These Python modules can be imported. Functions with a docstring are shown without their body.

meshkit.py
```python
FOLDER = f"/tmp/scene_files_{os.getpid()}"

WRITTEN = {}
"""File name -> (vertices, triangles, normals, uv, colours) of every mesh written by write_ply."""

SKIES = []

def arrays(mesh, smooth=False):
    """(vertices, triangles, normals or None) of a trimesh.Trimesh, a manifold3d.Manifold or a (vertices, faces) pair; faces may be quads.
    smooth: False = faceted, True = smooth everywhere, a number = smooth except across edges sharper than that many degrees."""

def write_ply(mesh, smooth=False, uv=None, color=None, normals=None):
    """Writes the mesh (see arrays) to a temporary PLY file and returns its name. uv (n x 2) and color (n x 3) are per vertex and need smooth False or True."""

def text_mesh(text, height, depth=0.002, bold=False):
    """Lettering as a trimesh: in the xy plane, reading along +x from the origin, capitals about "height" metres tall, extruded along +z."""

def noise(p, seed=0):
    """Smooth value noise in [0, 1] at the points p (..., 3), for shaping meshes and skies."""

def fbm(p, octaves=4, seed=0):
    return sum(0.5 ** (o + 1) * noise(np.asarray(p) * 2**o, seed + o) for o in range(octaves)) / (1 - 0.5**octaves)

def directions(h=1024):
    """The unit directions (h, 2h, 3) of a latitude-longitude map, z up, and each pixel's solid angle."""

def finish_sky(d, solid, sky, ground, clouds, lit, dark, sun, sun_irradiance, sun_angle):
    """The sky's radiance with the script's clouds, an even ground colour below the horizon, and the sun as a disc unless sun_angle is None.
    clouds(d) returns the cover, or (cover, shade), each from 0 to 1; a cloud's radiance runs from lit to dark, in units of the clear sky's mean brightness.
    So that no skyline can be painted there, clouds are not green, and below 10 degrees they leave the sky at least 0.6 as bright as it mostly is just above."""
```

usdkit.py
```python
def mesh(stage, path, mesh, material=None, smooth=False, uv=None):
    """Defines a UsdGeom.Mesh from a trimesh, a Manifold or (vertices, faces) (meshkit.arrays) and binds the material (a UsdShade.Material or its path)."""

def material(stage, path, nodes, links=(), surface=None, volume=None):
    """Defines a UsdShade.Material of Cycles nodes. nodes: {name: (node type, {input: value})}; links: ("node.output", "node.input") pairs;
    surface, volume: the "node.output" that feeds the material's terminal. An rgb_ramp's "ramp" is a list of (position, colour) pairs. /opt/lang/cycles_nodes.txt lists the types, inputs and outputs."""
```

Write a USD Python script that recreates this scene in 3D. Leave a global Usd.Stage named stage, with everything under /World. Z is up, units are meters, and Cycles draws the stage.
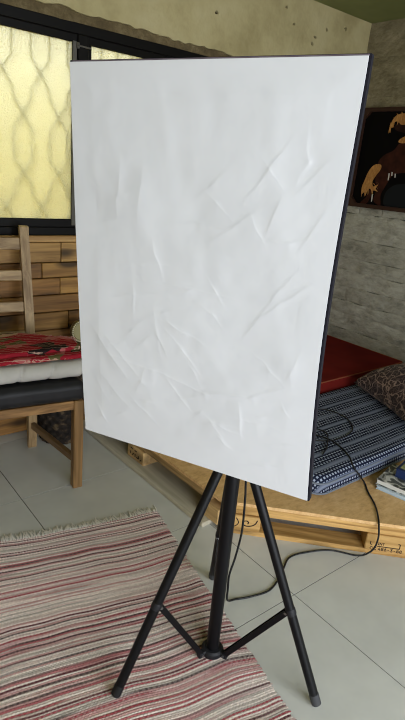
import math, random
import numpy as np
import trimesh
import shapely
from shapely.geometry import Polygon, LineString, Point
from pxr import Usd, UsdGeom, UsdLux, UsdShade, Gf, Sdf, Vt
import usdkit, meshkit

random.seed(7)
rng = np.random.default_rng(7)
stage = Usd.Stage.CreateInMemory()
UsdGeom.SetStageUpAxis(stage, UsdGeom.Tokens.z)
UsdGeom.SetStageMetersPerUnit(stage, 1.0)
UsdGeom.Xform.Define(stage, '/World')
UsdGeom.Scope.Define(stage, '/World/Looks')

# ------------------------------------------------------------------ camera, sky, lights, exposure
EXPOSURE = 0.0
SKY = 0.9
DOOR_LIGHT = 4.9
YAW, PITCH, ROLL, FPX, CAM_H = math.radians(49.999), math.radians(19.128), math.radians(5.3286), 543.23, 1.45
cy_, sy_, cp_, sp_ = math.cos(YAW), math.sin(YAW), math.cos(PITCH), math.sin(PITCH)
fwd = np.array([cy_ * cp_, sy_ * cp_, -sp_])
rgt = np.array([sy_, -cy_, 0.0])
upv = np.cross(rgt, fwd)
cr_, sr_ = math.cos(ROLL), math.sin(ROLL)
rgt, upv = cr_ * rgt + sr_ * upv, -sr_ * rgt + cr_ * upv
cam = UsdGeom.Camera.Define(stage, '/World/camera')
cam.AddTransformOp().Set(Gf.Matrix4d(*rgt, 0, *upv, 0, *(-fwd), 0, 0, 0, CAM_H, 1))
cam.CreateHorizontalApertureAttr(24.0)
cam.CreateVerticalApertureAttr(24.0 * 720 / 405)
cam.CreateFocalLengthAttr(24.0 * FPX / 405)
cam.CreateClippingRangeAttr(Gf.Vec2f(0.02, 100))
cam.CreateExposureAttr(EXPOSURE)

dome = UsdLux.DomeLight.Define(stage, '/World/sky')
dome.CreateIntensityAttr(SKY)
dome.CreateColorAttr(Gf.Vec3f(0.98, 1.0, 0.97))

# daylight through the wide doorway in the wall behind the photographer
door_light = UsdLux.RectLight.Define(stage, '/World/doorway_daylight')
door_light.CreateWidthAttr(2.5)
door_light.CreateHeightAttr(2.3)
door_light.CreateIntensityAttr(DOOR_LIGHT)
door_light.CreateColorAttr(Gf.Vec3f(0.87, 0.95, 1.10))
# faces +y (a rect light shines along its local -z)
door_light.AddTransformOp().Set(Gf.Matrix4d(1, 0, 0, 0, 0, 0, 1, 0, 0, -1, 0, 0, 0.55, -1.56, 1.28, 1))


# ------------------------------------------------------------------ helpers
used = {}


def numbered(parent, name):
    k = used.get((parent, name), 0)
    used[(parent, name)] = k + 1
    return name if k == 0 else f'{name}_{k:03d}'


def tag(prim, label=None, cat=None, group=None, kind=None):
    for key, val in (('label', label), ('category', cat), ('group', group), ('kind', kind)):
        if val:
            prim.SetCustomDataByKey(key, val)
    return prim


def thing(name, label=None, cat=None, loc=(0, 0, 0), rotz=0, group=None, kind=None):
    path = '/World/' + numbered('/World', name)
    x = UsdGeom.Xform.Define(stage, path)
    if loc is not None:
        x.AddTranslateOp().Set(Gf.Vec3d(*map(float, loc)))
    if rotz:
        x.AddRotateZOp().Set(float(rotz))
    tag(x.GetPrim(), label, cat, group, kind)
    return path


def part(parent, name, mesh, mat, smooth=False, label=None, kind=None, uv=None, tint=None):
    path = parent + '/' + numbered(parent, name)
    if isinstance(mesh, list):
        mesh = trimesh.util.concatenate(mesh)
    m = usdkit.mesh(stage, path, mesh, mat, smooth=smooth, uv=uv)
    if tint is not None:
        UsdGeom.PrimvarsAPI(m).CreatePrimvar('tint', Sdf.ValueTypeNames.Color3fArray, 'vertex').Set(Vt.Vec3fArray.FromNumpy(np.asarray(tint, np.float32)))
    tag(m.GetPrim(), label, None, None, kind)
    return path


def lin(*rgb):
    c = np.array(rgb, float) / 255.0
    return tuple(np.where(c <= 0.04045, c / 12.92, ((c + 0.055) / 1.055) ** 2.4))


def bevel_box(x0, x1, y0, y1, z0, z1, b=0.003):
    """A box with chamfered edges."""
    b = min(b, (x1 - x0) / 2.2, (y1 - y0) / 2.2, (z1 - z0) / 2.2)
    pts = []
    for sx in (0, 1):
        for sy in (0, 1):
            for sz in (0, 1):
                X, Y, Z = (x0, x1)[sx], (y0, y1)[sy], (z0, z1)[sz]
                dx, dy, dz = (b, -b)[sx], (b, -b)[sy], (b, -b)[sz]
                pts += [(X, Y + dy, Z + dz), (X + dx, Y, Z + dz), (X + dx, Y + dy, Z)]
    return trimesh.convex.convex_hull(np.array(pts))


def frame_box(a, b, width, depth, bev=0.003, side=(1, 0, 0), taper=None):
    """A chamfered bar from a to b; width measured along 'side', depth across it."""
    a, b = np.array(a, float), np.array(b, float)
    L = np.linalg.norm(b - a)
    t = (b - a) / L
    s = np.array(side, float)
    s -= t * (s @ t)
    s /= np.linalg.norm(s)
    q = np.cross(t, s)
    m = bevel_box(-width / 2, width / 2, -depth / 2, depth / 2, 0, L, bev)
    v = np.array(m.vertices)
    if taper:
        v[:, :2] *= (1 + (taper - 1) * v[:, 2:3] / L)
    m.vertices = a + v[:, :1] * s + v[:, 1:2] * q + v[:, 2:3] * t
    m.fix_normals()
    return m


def tube(points, radius, sides=10, caps=True):
    p = np.asarray(points, float)
    t = np.gradient(p, axis=0)
    t /= np.linalg.norm(t, axis=1, keepdims=True) + 1e-12
    ref = np.array([0, 0, 1.0]) if abs(t[0][2]) < 0.9 else np.array([1.0, 0, 0])
    a = np.cross(t[0], ref)
    a /= np.linalg.norm(a)
    frames = []
    for k in range(len(p)):
        a = a - t[k] * (a @ t[k])
        a /= np.linalg.norm(a) + 1e-12
        frames.append((a.copy(), np.cross(t[k], a)))
    ang = np.arange(sides) * 2 * np.pi / sides
    r = np.broadcast_to(radius, (len(p),))
    v = np.concatenate([p[k] + r[k] * (np.cos(ang)[:, None] * frames[k][0] + np.sin(ang)[:, None] * frames[k][1]) for k in range(len(p))])
    f = []
    for i in range(len(p) - 1):
        for j in range(sides):
            A, B = i * sides + j, i * sides + (j + 1) % sides
            f += [(A, B, B + sides), (A, B + sides, A + sides)]
    if caps:
        v = np.vstack([v, p[0], p[-1]])
        n0, n1 = len(v) - 2, len(v) - 1
        e = (len(p) - 1) * sides
        for j in range(sides):
            f += [(n0, (j + 1) % sides, j), (n1, e + j, e + (j + 1) % sides)]
    m = trimesh.Trimesh(v, np.array(f), process=False)
    m.fix_normals()
    return m


def smooth_path(pts, n=12):
    """Catmull-Rom through the points."""
    p = np.asarray(pts, float)
    p = np.vstack([2 * p[0] - p[1], p, 2 * p[-1] - p[-2]])
    out = []
    for i in range(1, len(p) - 2):
        for k in range(n):
            t = k / n
            a, b, c, d = p[i - 1], p[i], p[i + 1], p[i + 2]
            out.append(0.5 * (2 * b + (c - a) * t + (2 * a - 5 * b + 4 * c - d) * t * t + (3 * b - a - 3 * c + d) * t ** 3))
    out.append(p[-2])
    return np.array(out)


def lathe(profile, n=40, center=(0, 0, 0)):
    m = trimesh.creation.revolve(np.array(profile, float), sections=n)
    m.apply_translation(center)
    m.fix_normals()
    return m


def soft_box(lx, ly, lz, r, size=0.015):
    """A closely divided box with rounded edges, centred at the origin."""
    m = trimesh.creation.box((lx, ly, lz))
    v, f = trimesh.remesh.subdivide_to_size(m.vertices, m.faces, size)
    m = trimesh.Trimesh(v, f, process=True)
    h = np.array([lx, ly, lz]) / 2 - r
    inner = np.clip(m.vertices, -h, h)
    d = m.vertices - inner
    m.vertices = inner + r * d / (np.linalg.norm(d, axis=1, keepdims=True) + 1e-9)
    return m


def grid_faces(nr, nc):
    i, j = np.meshgrid(np.arange(nr - 1), np.arange(nc - 1), indexing='ij')
    a = (i * nc + j).ravel()
    return np.vstack([np.c_[a, a + 1, a + nc + 1], np.c_[a, a + nc + 1, a + nc]])


def slab_grid(nr, nc, top, depth_vec):
    """Closed slab: 'top' (nr*nc, 3) is the shaped face, the back is the same pushed by depth_vec (flat side walls)."""
    f = grid_faces(nr, nc)
    n = nr * nc
    v = np.vstack([top, top + depth_vec])
    faces = [f, f[:, ::-1] + n]
    idx = np.arange(n).reshape(nr, nc)
    ring = np.concatenate([idx[0, :], idx[1:, -1], idx[-1, -2::-1], idx[-2:0:-1, 0]])
    nx = np.roll(ring, -1)
    faces += [np.c_[ring, ring + n, nx + n], np.c_[ring, nx + n, nx]]
    m = trimesh.Trimesh(v, np.vstack(faces), process=False)
    m.fix_normals()
    return m


def planar(poly, origin, ex, ey, en, depth):
    """A shapely polygon extruded: (x, y) -> origin + x ex + y ey, thickness along en."""
    ms = []
    for g in getattr(poly, 'geoms', [poly]):
        m = trimesh.creation.extrude_polygon(g, depth, engine='earcut')
        v = np.array(m.vertices)
        m.vertices = np.array(origin) + v[:, :1] * np.array(ex) + v[:, 1:2] * np.array(ey) + v[:, 2:] * np.array(en)
        m.fix_normals()
        ms.append(m)
    return trimesh.util.concatenate(ms)


def place_text(text, height, origin, ex, ey, en, bold=False, depth=0.0008):
    m = meshkit.text_mesh(text, height, depth, bold)
    v = np.array(m.vertices)
    m.vertices = np.array(origin) + v[:, :1] * np.array(ex) + v[:, 1:2] * np.array(ey) + v[:, 2:] * np.array(en)
    return m


# ------------------------------------------------------------------ materials
MATS = {}


def mat(name, nodes, links, surface='p.BSDF'):
    MATS[name] = usdkit.material(stage, '/World/Looks/' + name, nodes, links, surface=surface)
    return MATS[name]


def plain(name, rgb, rough=0.5, spec=0.5, metallic=0.0, sheen=0.0):
    return mat(name, {'p': ('principled_bsdf', {'base_color': lin(*rgb), 'roughness': rough, 'specular_ior_level': spec, 'metallic': metallic, 'sheen_weight': sheen})}, [])


def mottled(name, stops, scale=6.0, detail=6.0, rough=0.7, bump=0.2, bscale=None, bdist=0.01, spec=0.4, stretch=(1, 1, 1), sheen=0.0, roughness=0.6):
    nodes = {'g': ('geometry', {}), 'm': ('mapping', {'scale': stretch}),
             'n': ('noise_texture', {'scale': scale, 'detail': detail, 'roughness': roughness}),
             'r': ('rgb_ramp', {'ramp': [(a, lin(*c)) for a, c in stops]}),
             'b': ('noise_texture', {'scale': bscale or scale * 4, 'detail': 4.0}),
             'bump': ('bump', {'strength': bump, 'distance': bdist}),
             'p': ('principled_bsdf', {'roughness': rough, 'specular_ior_level': spec, 'sheen_weight': sheen})}
    return mat(name, nodes, [('g.position', 'm.vector'), ('m.vector', 'n.vector'), ('n.fac', 'r.fac'), ('r.color', 'p.base_color'),
                             ('m.vector', 'b.vector'), ('b.fac', 'bump.height'), ('bump.normal', 'p.normal')])


def wood(name, dark, light, axis='x', rough=0.55, knots=0.0, scale=1.0, offset=(0, 0, 0), rot=0.0, spec=0.35):
    st = {'x': (2.0, 26, 26), 'y': (26, 2.0, 26), 'z': (26, 26, 2.0)}[axis]
    kn = {'x': (3.2, 9, 9), 'y': (9, 3.2, 9), 'z': (9, 9, 3.2)}[axis]
    nodes = {'g': ('geometry', {}), 'oi': ('object_info', {}),
             'sh': ('vector_math', {'math_type': 'multiply_add', 'vector2': (13.1, 7.7, 5.3), 'vector3': (0, 0, 0)}),
             'm0': ('mapping', {'location': offset, 'rotation': (0, 0, rot)}),
             'm': ('mapping', {'scale': tuple(s * scale for s in st)}),
             'n': ('noise_texture', {'scale': 1.0, 'detail': 5.0, 'roughness': 0.6, 'distortion': 0.6}),
             'r': ('rgb_ramp', {'ramp': [(0.36, lin(*dark)), (0.5, tuple(0.5 * (np.array(lin(*dark)) + np.array(lin(*light))))), (0.64, lin(*light))]}),
             'mk': ('mapping', {'scale': kn}),
             'v': ('voronoi_texture', {'scale': 1.0, 'randomness': 1.0}),
             'kr': ('map_range', {'from_min': 0.14, 'from_max': 0.30, 'to_min': knots, 'to_max': 0.0, 'clamp': True}),
             'mx': ('mix', {'color2': lin(*(np.array(dark) * 0.45))}),
             'h': ('hsv', {'fac': 1.0, 'hue': 0.5, 'saturation': 1.0}),
             'hv': ('map_range', {'from_min': 0.0, 'from_max': 1.0, 'to_min': 0.85, 'to_max': 1.15}),
             'bump': ('bump', {'strength': 0.25, 'distance': 0.003}),
             'p': ('principled_bsdf', {'roughness': rough, 'specular_ior_level': spec})}
    links = [('oi.random', 'sh.vector1'), ('g.position', 'sh.vector3'), ('sh.vector', 'm0.vector'), ('m0.vector', 'm.vector'), ('m.vector', 'n.vector'), ('n.fac', 'r.fac'),
             ('m0.vector', 'mk.vector'), ('mk.vector', 'v.vector'), ('v.distance', 'kr.value'), ('kr.result', 'mx.fac'), ('r.color', 'mx.color1'),
             ('oi.random', 'hv.value'), ('hv.result', 'h.value'), ('mx.color', 'h.color'), ('h.color', 'p.base_color'), ('n.fac', 'bump.height'), ('bump.normal', 'p.normal')]
    return mat(name, nodes, links)


PLANKS = [wood(f'plank_wood_{k}', d, l, 'x', 0.5, 0.9, 1.0, (k * 3.7, k * 1.3, k * 2.1)) for k, (d, l) in enumerate([
    ((122, 86, 44), (170, 128, 68)), ((100, 68, 34), (150, 108, 56)), ((132, 98, 54), (182, 142, 82)), ((68, 44, 23), (108, 74, 40)), ((112, 76, 38), (162, 118, 60))])]
wood('trim_wood', (150, 112, 64), (196, 158, 102), 'x', 0.5)
wood('chair_wood_z', (124, 98, 66), (176, 148, 108), 'z', 0.5, scale=1.3)
wood('chair_wood_x', (124, 98, 66), (176, 148, 108), 'x', 0.5, scale=1.3)
wood('chair_wood_y', (98, 74, 48), (142, 114, 80), 'y', 0.5, scale=1.3)
wood('apron_wood', (104, 74, 40), (154, 116, 70), 'x', 0.5, scale=1.3)
wood('front_leg_wood', (104, 76, 42), (152, 116, 72), 'z', 0.5, scale=1.3)
wood('pallet_wood_y', (150, 118, 74), (206, 172, 120), 'y', 0.6, 0.5)
wood('pallet_wood_grey', (186, 177, 154), (212, 202, 180), 'y', 0.7, 0.0)
wood('pallet_wood_x', (150, 112, 60), (206, 164, 100), 'x', 0.6, 0.6, rot=math.radians(45))
wood('pallet_block', (158, 120, 66), (208, 168, 106), 'x', 0.6, 0.3, 0.7, rot=math.radians(45))
mottled('chipboard', [(0.3, (190, 146, 94)), (0.5, (216, 174, 118)), (0.72, (230, 194, 142))], scale=22, detail=9, rough=0.5, bump=0.1, stretch=(1, 2.2, 1), roughness=0.7)
plain('ink', (38, 28, 26), 0.8, 0.2)
mottled('tile', [(0.3, (194, 193, 186)), (0.7, (206, 205, 198))], scale=5, detail=5, rough=0.28, bump=0.02, spec=0.45)
mottled('grout', [(0.3, (52, 50, 44)), (0.7, (66, 64, 56))], scale=20, rough=0.9)
mottled('green_paint', [(0.3, (110, 116, 66)), (0.7, (124, 130, 78))], scale=4, rough=0.7, bump=0.15, bscale=40)
mottled('plaster', [(0.3, (154, 141, 98)), (0.5, (173, 160, 116)), (0.75, (183, 171, 130))], scale=5, detail=8, rough=0.9, bump=0.4, bscale=26, bdist=0.012)
mottled('rough_concrete', [(0.32, (72, 60, 38)), (0.5, (98, 84, 56)), (0.7, (130, 116, 84))], scale=11, detail=9, rough=0.95, bump=0.8, bscale=30, bdist=0.015, roughness=0.7)
mottled('wall_cement', [(0.3, (94, 85, 60)), (0.5, (122, 112, 84)), (0.7, (148, 137, 107))], scale=8, detail=10, rough=0.95, bump=0.8, bscale=34, bdist=0.012, stretch=(1, 1, 1.8), roughness=0.7)
for k, dv in enumerate((13, 8, 17)):
    mottled(f'course_cement_{k}', [(0.28, (96 + dv, 94 + dv, 82 + dv)), (0.5, (142 + dv, 139 + dv, 124 + dv)), (0.72, (164 + dv, 161 + dv, 146 + dv))], scale=7, detail=10, rough=0.95, bump=0.7, bscale=38, bdist=0.01, stretch=(1, 1, 2.2), roughness=0.72)
mottled('inner_wall', [(0.3, (198, 184, 146)), (0.7, (210, 196, 158))], scale=3, rough=0.9)
plain('mortar', (74, 70, 60), 0.95, 0.2)
plain('black_metal', (13, 13, 15), 0.42, 0.2)
plain('black_aluminium', (14, 12, 10), 0.5, 0.15)
plain('sash_edge', (88, 84, 76), 0.4, 0.4)
plain('steel', (150, 150, 150), 0.3, 0.5, 0.9)
plain('black_rubber', (20, 20, 20), 0.7, 0.3)
plain('foot_rubber', (58, 58, 60), 0.6, 0.3)
plain('grey_plastic', (26, 26, 29), 0.55, 0.3)
plain('cable_black', (14, 15, 17), 0.5, 0.4)
plain('black_nylon', (24, 23, 30), 0.85, 0.2)
plain('top_tape', (112, 100, 108), 0.9, 0.2)
plain('iron', (70, 70, 66), 0.7, 0.3)
mottled('yellow_wall_paint', [(0.35, (226, 200, 96)), (0.65, (240, 220, 130))], scale=2.0, detail=5, rough=0.9)
mottled('dry_ground', [(0.35, (170, 160, 110)), (0.65, (196, 186, 136))], scale=3.0, rough=0.95)
mottled('leatherette', [(0.3, (30, 29, 30)), (0.7, (40, 39, 40))], scale=9, rough=0.5, bump=0.15, bscale=120, bdist=0.003, spec=0.2)
mottled('cushion_cloth', [(0.3, (168, 164, 156)), (0.7, (188, 184, 176))], scale=7, rough=0.9, bump=0.2, bscale=60, bdist=0.004)
mottled('red_cloth', [(0.3, (92, 22, 18)), (0.7, (112, 30, 24))], scale=5, rough=0.95, bump=0.2, bscale=50, bdist=0.005, spec=0.1)
plain('orange_edge', (136, 74, 48), 0.9, 0.2)
mottled('diffuser_cloth', [(0.35, (202, 202, 204)), (0.65, (207, 207, 209))], scale=3, rough=0.75, bump=0.05, bscale=400, bdist=0.0006, spec=0.3)
plain('book_paper', (206, 204, 196), 0.8, 0.2)
plain('book_blue', (176, 190, 198), 0.6, 0.4)
plain('book_navy', (26, 42, 82), 0.45, 0.5)
plain('book_label', (150, 152, 110), 0.6, 0.3)
plain('frame_wood_dark', (50, 30, 22), 0.5, 0.25)
plain('picture_black', (10, 8, 7), 0.7, 0.05)
mottled('horse_brown', [(0.35, (40, 18, 12)), (0.65, (58, 28, 18))], scale=22, rough=0.7, bump=0, spec=0.1)
mottled('horse_dark', [(0.35, (26, 12, 9)), (0.65, (38, 18, 12))], scale=22, rough=0.7, bump=0, spec=0.1)
mottled('horse_blond', [(0.35, (140, 92, 42)), (0.65, (178, 128, 66))], scale=40, rough=0.7, bump=0, stretch=(1, 2.5, 1))
plain('picture_slate', (26, 28, 29), 0.7, 0.05)
plain('brass', (104, 88, 52), 0.45, 0.5, 0.6)
plain('clock_face', (150, 142, 102), 0.5, 0.4)
plain('bead', (196, 190, 156), 0.35, 0.5)
mottled('basket_weave', [(0.42, (24, 17, 12)), (0.58, (44, 33, 24)), (0.70, (92, 76, 54))], scale=22, detail=2, rough=0.8, bump=0.3, stretch=(1, 1, 1.6))
plain('fringe_cream', (238, 233, 226), 0.95, 0.1)
plain('fringe_red', (166, 116, 108), 0.95, 0.1)
plain('green_board', (84, 112, 78), 0.7, 0.3)

# frosted pebbled glass: part of the light scatters, part is passed on with a rough refraction
mat('frosted_glass', {
    'g': ('geometry', {}), 'v': ('voronoi_texture', {'scale': 150.0}), 'b': ('bump', {'strength': 0.7, 'distance': 0.004}),
    't': ('translucent_bsdf', {'color': (0.86, 0.85, 0.62)}),
    'gl': ('glass_bsdf', {'color': (0.98, 0.98, 0.92), 'roughness': 0.3, 'IOR': 1.45}),
    'mx': ('mix_closure', {'fac': 0.42})},
    [('g.position', 'v.vector'), ('v.distance', 'b.height'), ('b.normal', 'gl.normal'), ('b.normal', 't.normal'), ('t.BSDF', 'mx.closure1'), ('gl.BSDF', 'mx.closure2')], 'mx.closure')

# rag rug: the colour of each weft cord is stored on its vertices
mat('rug_weave', {
    'a': ('attribute', {'attribute': 'tint'}), 'g': ('geometry', {}), 'n': ('noise_texture', {'scale': 180.0, 'detail': 2.0}),
    'bump': ('bump', {'strength': 0.5, 'distance': 0.004}), 'mr': ('map_range', {'from_min': 0.3, 'from_max': 0.7, 'to_min': 0.8, 'to_max': 1.15}),
    'h': ('hsv', {'hue': 0.5, 'saturation': 1.0, 'fac': 1.0}),
    'p': ('principled_bsdf', {'roughness': 0.95, 'specular_ior_level': 0.1, 'sheen_weight': 0.1})},
    [('g.position', 'n.vector'), ('n.fac', 'bump.height'), ('n.fac', 'mr.value'), ('mr.result', 'h.value'), ('a.color', 'h.color'), ('h.color', 'p.base_color'), ('bump.normal', 'p.normal')])

# striped cotton of the blue mattress: plain grey-blue bands between navy bands with rows of white dashes (uv in metres)
PER = 0.088
mat('mattress_stripe', {
    'uv': ('uvmap', {'attribute': 'st'}), 's': ('separate_xyz', {}),
    'd': ('math', {'math_type': 'divide', 'value2': PER}), 'f': ('math', {'math_type': 'fraction'}),
    'band': ('math', {'math_type': 'greater_than', 'value2': 0.34}),
    'rv': ('math', {'math_type': 'multiply', 'value2': 3.0 / (0.66 * PER)}), 'rf': ('math', {'math_type': 'fraction'}),
    'ron': ('math', {'math_type': 'compare', 'value2': 0.5, 'value3': 0.26}),
    'row': ('math', {'math_type': 'floor'}), 'half': ('math', {'math_type': 'multiply', 'value2': 0.33}),
    'xs': ('math', {'math_type': 'multiply', 'value2': 52.0}), 'xo': ('math', {'math_type': 'add'}), 'xf': ('math', {'math_type': 'fraction'}),
    'xon': ('math', {'math_type': 'less_than', 'value2': 0.52}),
    'dash': ('math', {'math_type': 'multiply'}),
    'dc': ('mix', {'color1': lin(22, 28, 48), 'color2': lin(152, 160, 178)}),
    'lr': ('rgb_ramp', {'ramp': [(0.0, lin(36, 44, 66)), (0.03, lin(88, 96, 116)), (0.12, lin(122, 130, 148)), (0.22, lin(108, 116, 136)), (0.31, lin(88, 96, 116)), (0.34, lin(22, 28, 50))]}),
    'out': ('mix', {}),
    'n': ('noise_texture', {'scale': 9.0}), 'bump': ('bump', {'strength': 0.25, 'distance': 0.01}),
    'p': ('principled_bsdf', {'roughness': 0.9, 'specular_ior_level': 0.2})},
    [('uv.UV', 's.vector'), ('s.y', 'd.value1'), ('d.value', 'f.value1'), ('f.value', 'band.value1'), ('f.value', 'lr.fac'),
     ('s.y', 'rv.value1'), ('rv.value', 'rf.value1'), ('rf.value', 'ron.value1'), ('rv.value', 'row.value1'), ('row.value', 'half.value1'),
     ('s.x', 'xs.value1'), ('xs.value', 'xo.value1'), ('half.value', 'xo.value2'), ('xo.value', 'xf.value1'), ('xf.value', 'xon.value1'),
     ('ron.value', 'dash.value1'), ('xon.value', 'dash.value2'), ('dash.value', 'dc.fac'), ('band.value', 'out.fac'), ('lr.color', 'out.color1'), ('dc.color', 'out.color2'),
     ('out.color', 'p.base_color'), ('n.fac', 'bump.height'), ('bump.normal', 'p.normal')])

# paisley cushion: beige filigree on dark brown
mat('filigree', {
    'g': ('geometry', {}), 'n': ('noise_texture', {'scale': 14.0, 'detail': 2.0}), 'w': ('vector_math', {'math_type': 'multiply_add', 'vector2': (0.10, 0.10, 0.10)}),
    'v': ('voronoi_texture', {'scale': 17.0, 'feature': 'distance_to_edge'}), 'v2': ('voronoi_texture', {'scale': 46.0, 'feature': 'distance_to_edge'}),
    'a': ('map_range', {'from_min': 0.012, 'from_max': 0.06, 'to_min': 0.9, 'to_max': 0.0, 'clamp': True}), 'b': ('map_range', {'from_min': 0.02, 'from_max': 0.10, 'to_min': 0.22, 'to_max': 0.0, 'clamp': True}),
    'mx': ('math', {'math_type': 'maximum'}), 'c': ('mix', {'color1': lin(38, 22, 23), 'color2': lin(164, 138, 124)}),
    'p': ('principled_bsdf', {'roughness': 0.85, 'specular_ior_level': 0.2, 'sheen_weight': 0.1})},
    [('g.position', 'n.vector'), ('n.color', 'w.vector1'), ('g.position', 'w.vector3'), ('w.vector', 'v.vector'), ('w.vector', 'v2.vector'), ('v.distance', 'a.value'), ('v2.distance', 'b.value'),
     ('a.result', 'mx.value1'), ('b.result', 'mx.value2'), ('mx.value', 'c.fac'), ('c.color', 'p.base_color')])

# woven kilim motif
mat('kilim_weave', {
    'g': ('geometry', {}), 'm': ('mapping', {'rotation': (0, 0, 0.35), 'scale': (0.9, 1.9, 1.9)}),
    'v': ('voronoi_texture', {'scale': 15.0, 'metric': 'manhattan', 'randomness': 0.7}), 'w': ('wave_texture', {'scale': 9.0, 'distortion': 3.0, 'detail_scale': 4.0, 'bands_direction': 'y', 'profile': 'tri'}), 'wr': ('map_range', {'from_min': 0.88, 'from_max': 0.93, 'to_min': 0.0, 'to_max': 0.9, 'clamp': True}), 'cx': ('mix', {'color2': lin(186, 152, 134)}), 's': ('separate_color', {}),
    'r': ('rgb_ramp', {'interpolate': False, 'ramp': [(0.0, lin(142, 30, 42)), (0.50, lin(36, 28, 28)), (0.64, lin(176, 146, 124)), (0.71, lin(150, 36, 46)), (0.80, lin(86, 80, 48)), (0.90, lin(170, 92, 90))]}),
    'n': ('noise_texture', {'scale': 220.0}), 'bump': ('bump', {'strength': 0.4, 'distance': 0.003}),
    'p': ('principled_bsdf', {'roughness': 0.95, 'specular_ior_level': 0.1})},
    [('g.position', 'm.vector'), ('m.vector', 'v.vector'), ('m.vector', 'w.vector'), ('w.fac', 'wr.value'), ('wr.result', 'cx.fac'), ('r.color', 'cx.color1'), ('cx.color', 'p.base_color'), ('v.color', 's.color'), ('s.r', 'r.fac'), ('g.position', 'n.vector'), ('n.fac', 'bump.height'), ('bump.normal', 'p.normal')])

# grey camouflage book cover
mat('camouflage', {
    'g': ('geometry', {}), 'n': ('noise_texture', {'scale': 16.0, 'detail': 1.0, 'distortion': 0.8}),
    'r': ('rgb_ramp', {'interpolate': False, 'ramp': [(0.0, lin(70, 70, 66)), (0.44, lin(150, 148, 142)), (0.53, lin(196, 194, 188)), (0.62, lin(92, 92, 88))]}),
    'p': ('principled_bsdf', {'roughness': 0.5})}, [('g.position', 'n.vector'), ('n.fac', 'r.fac'), ('r.color', 'p.base_color')])

# ------------------------------------------------------------------ the room
YW, XR, ZC = 2.672, 3.442, 2.486     # window wall, right wall, ceiling

fl = thing('floor', kind='structure')
part(fl, 'grout_bed', bevel_box(-2.4, XR, -2.4, YW + 0.03, -0.05, -0.002, 0.001), MATS['grout'])
for i in range(-5, 5):
    for j in range(-5, 5):
        x0, y0 = 0.755 + 0.615 * i, 0.98 + 0.54 * j
        x1, y1 = min(x0 + 0.615, XR), min(y0 + 0.54, YW + 0.03)
        if x1 - x0 < 0.02 or y1 - y0 < 0.02:
            continue
        part(fl, 'tile', bevel_box(x0 + 0.0017, x1 - 0.0017, y0 + 0.0017, y1 - 0.0017, -0.02, 0.0, 0.0002), MATS['tile'])

ce = '/World/ceiling'
tag(usdkit.mesh(stage, ce, bevel_box(-2.4, XR + 0.2, -2.4, YW + 0.26, ZC, ZC + 0.14, 0.01), MATS['green_paint']).GetPrim(), kind='structure')

# window wall
WX0, WX1, WZ0, WZ1 = 0.30, 2.14, 1.075, 2.04
wb = thing('wall_window', kind='structure')
part(wb, 'masonry', bevel_box(-2.4, XR + 0.2, YW + 0.022, YW + 0.22, 0, WZ0 - 0.02, 0.004), MATS['rough_concrete'])
part(wb, 'masonry', bevel_box(-2.4, WX0, YW, YW + 0.22, WZ0 - 0.02, WZ1, 0.004), MATS['plaster'])
part(wb, 'masonry', bevel_box(-2.4, XR + 0.2, YW + 0.012, YW + 0.22, 2.155, ZC, 0.004), MATS['rough_concrete'])
part(wb, 'masonry', bevel_box(WX1, XR + 0.2, YW, YW + 0.22, WZ0 - 0.02, WZ1, 0.004), MATS['plaster'])
nx_, nz_ = 300, 14
gx, gz = np.meshgrid(np.linspace(-2.3, XR, nx_), np.linspace(WZ1, 2.16, nz_))
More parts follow.
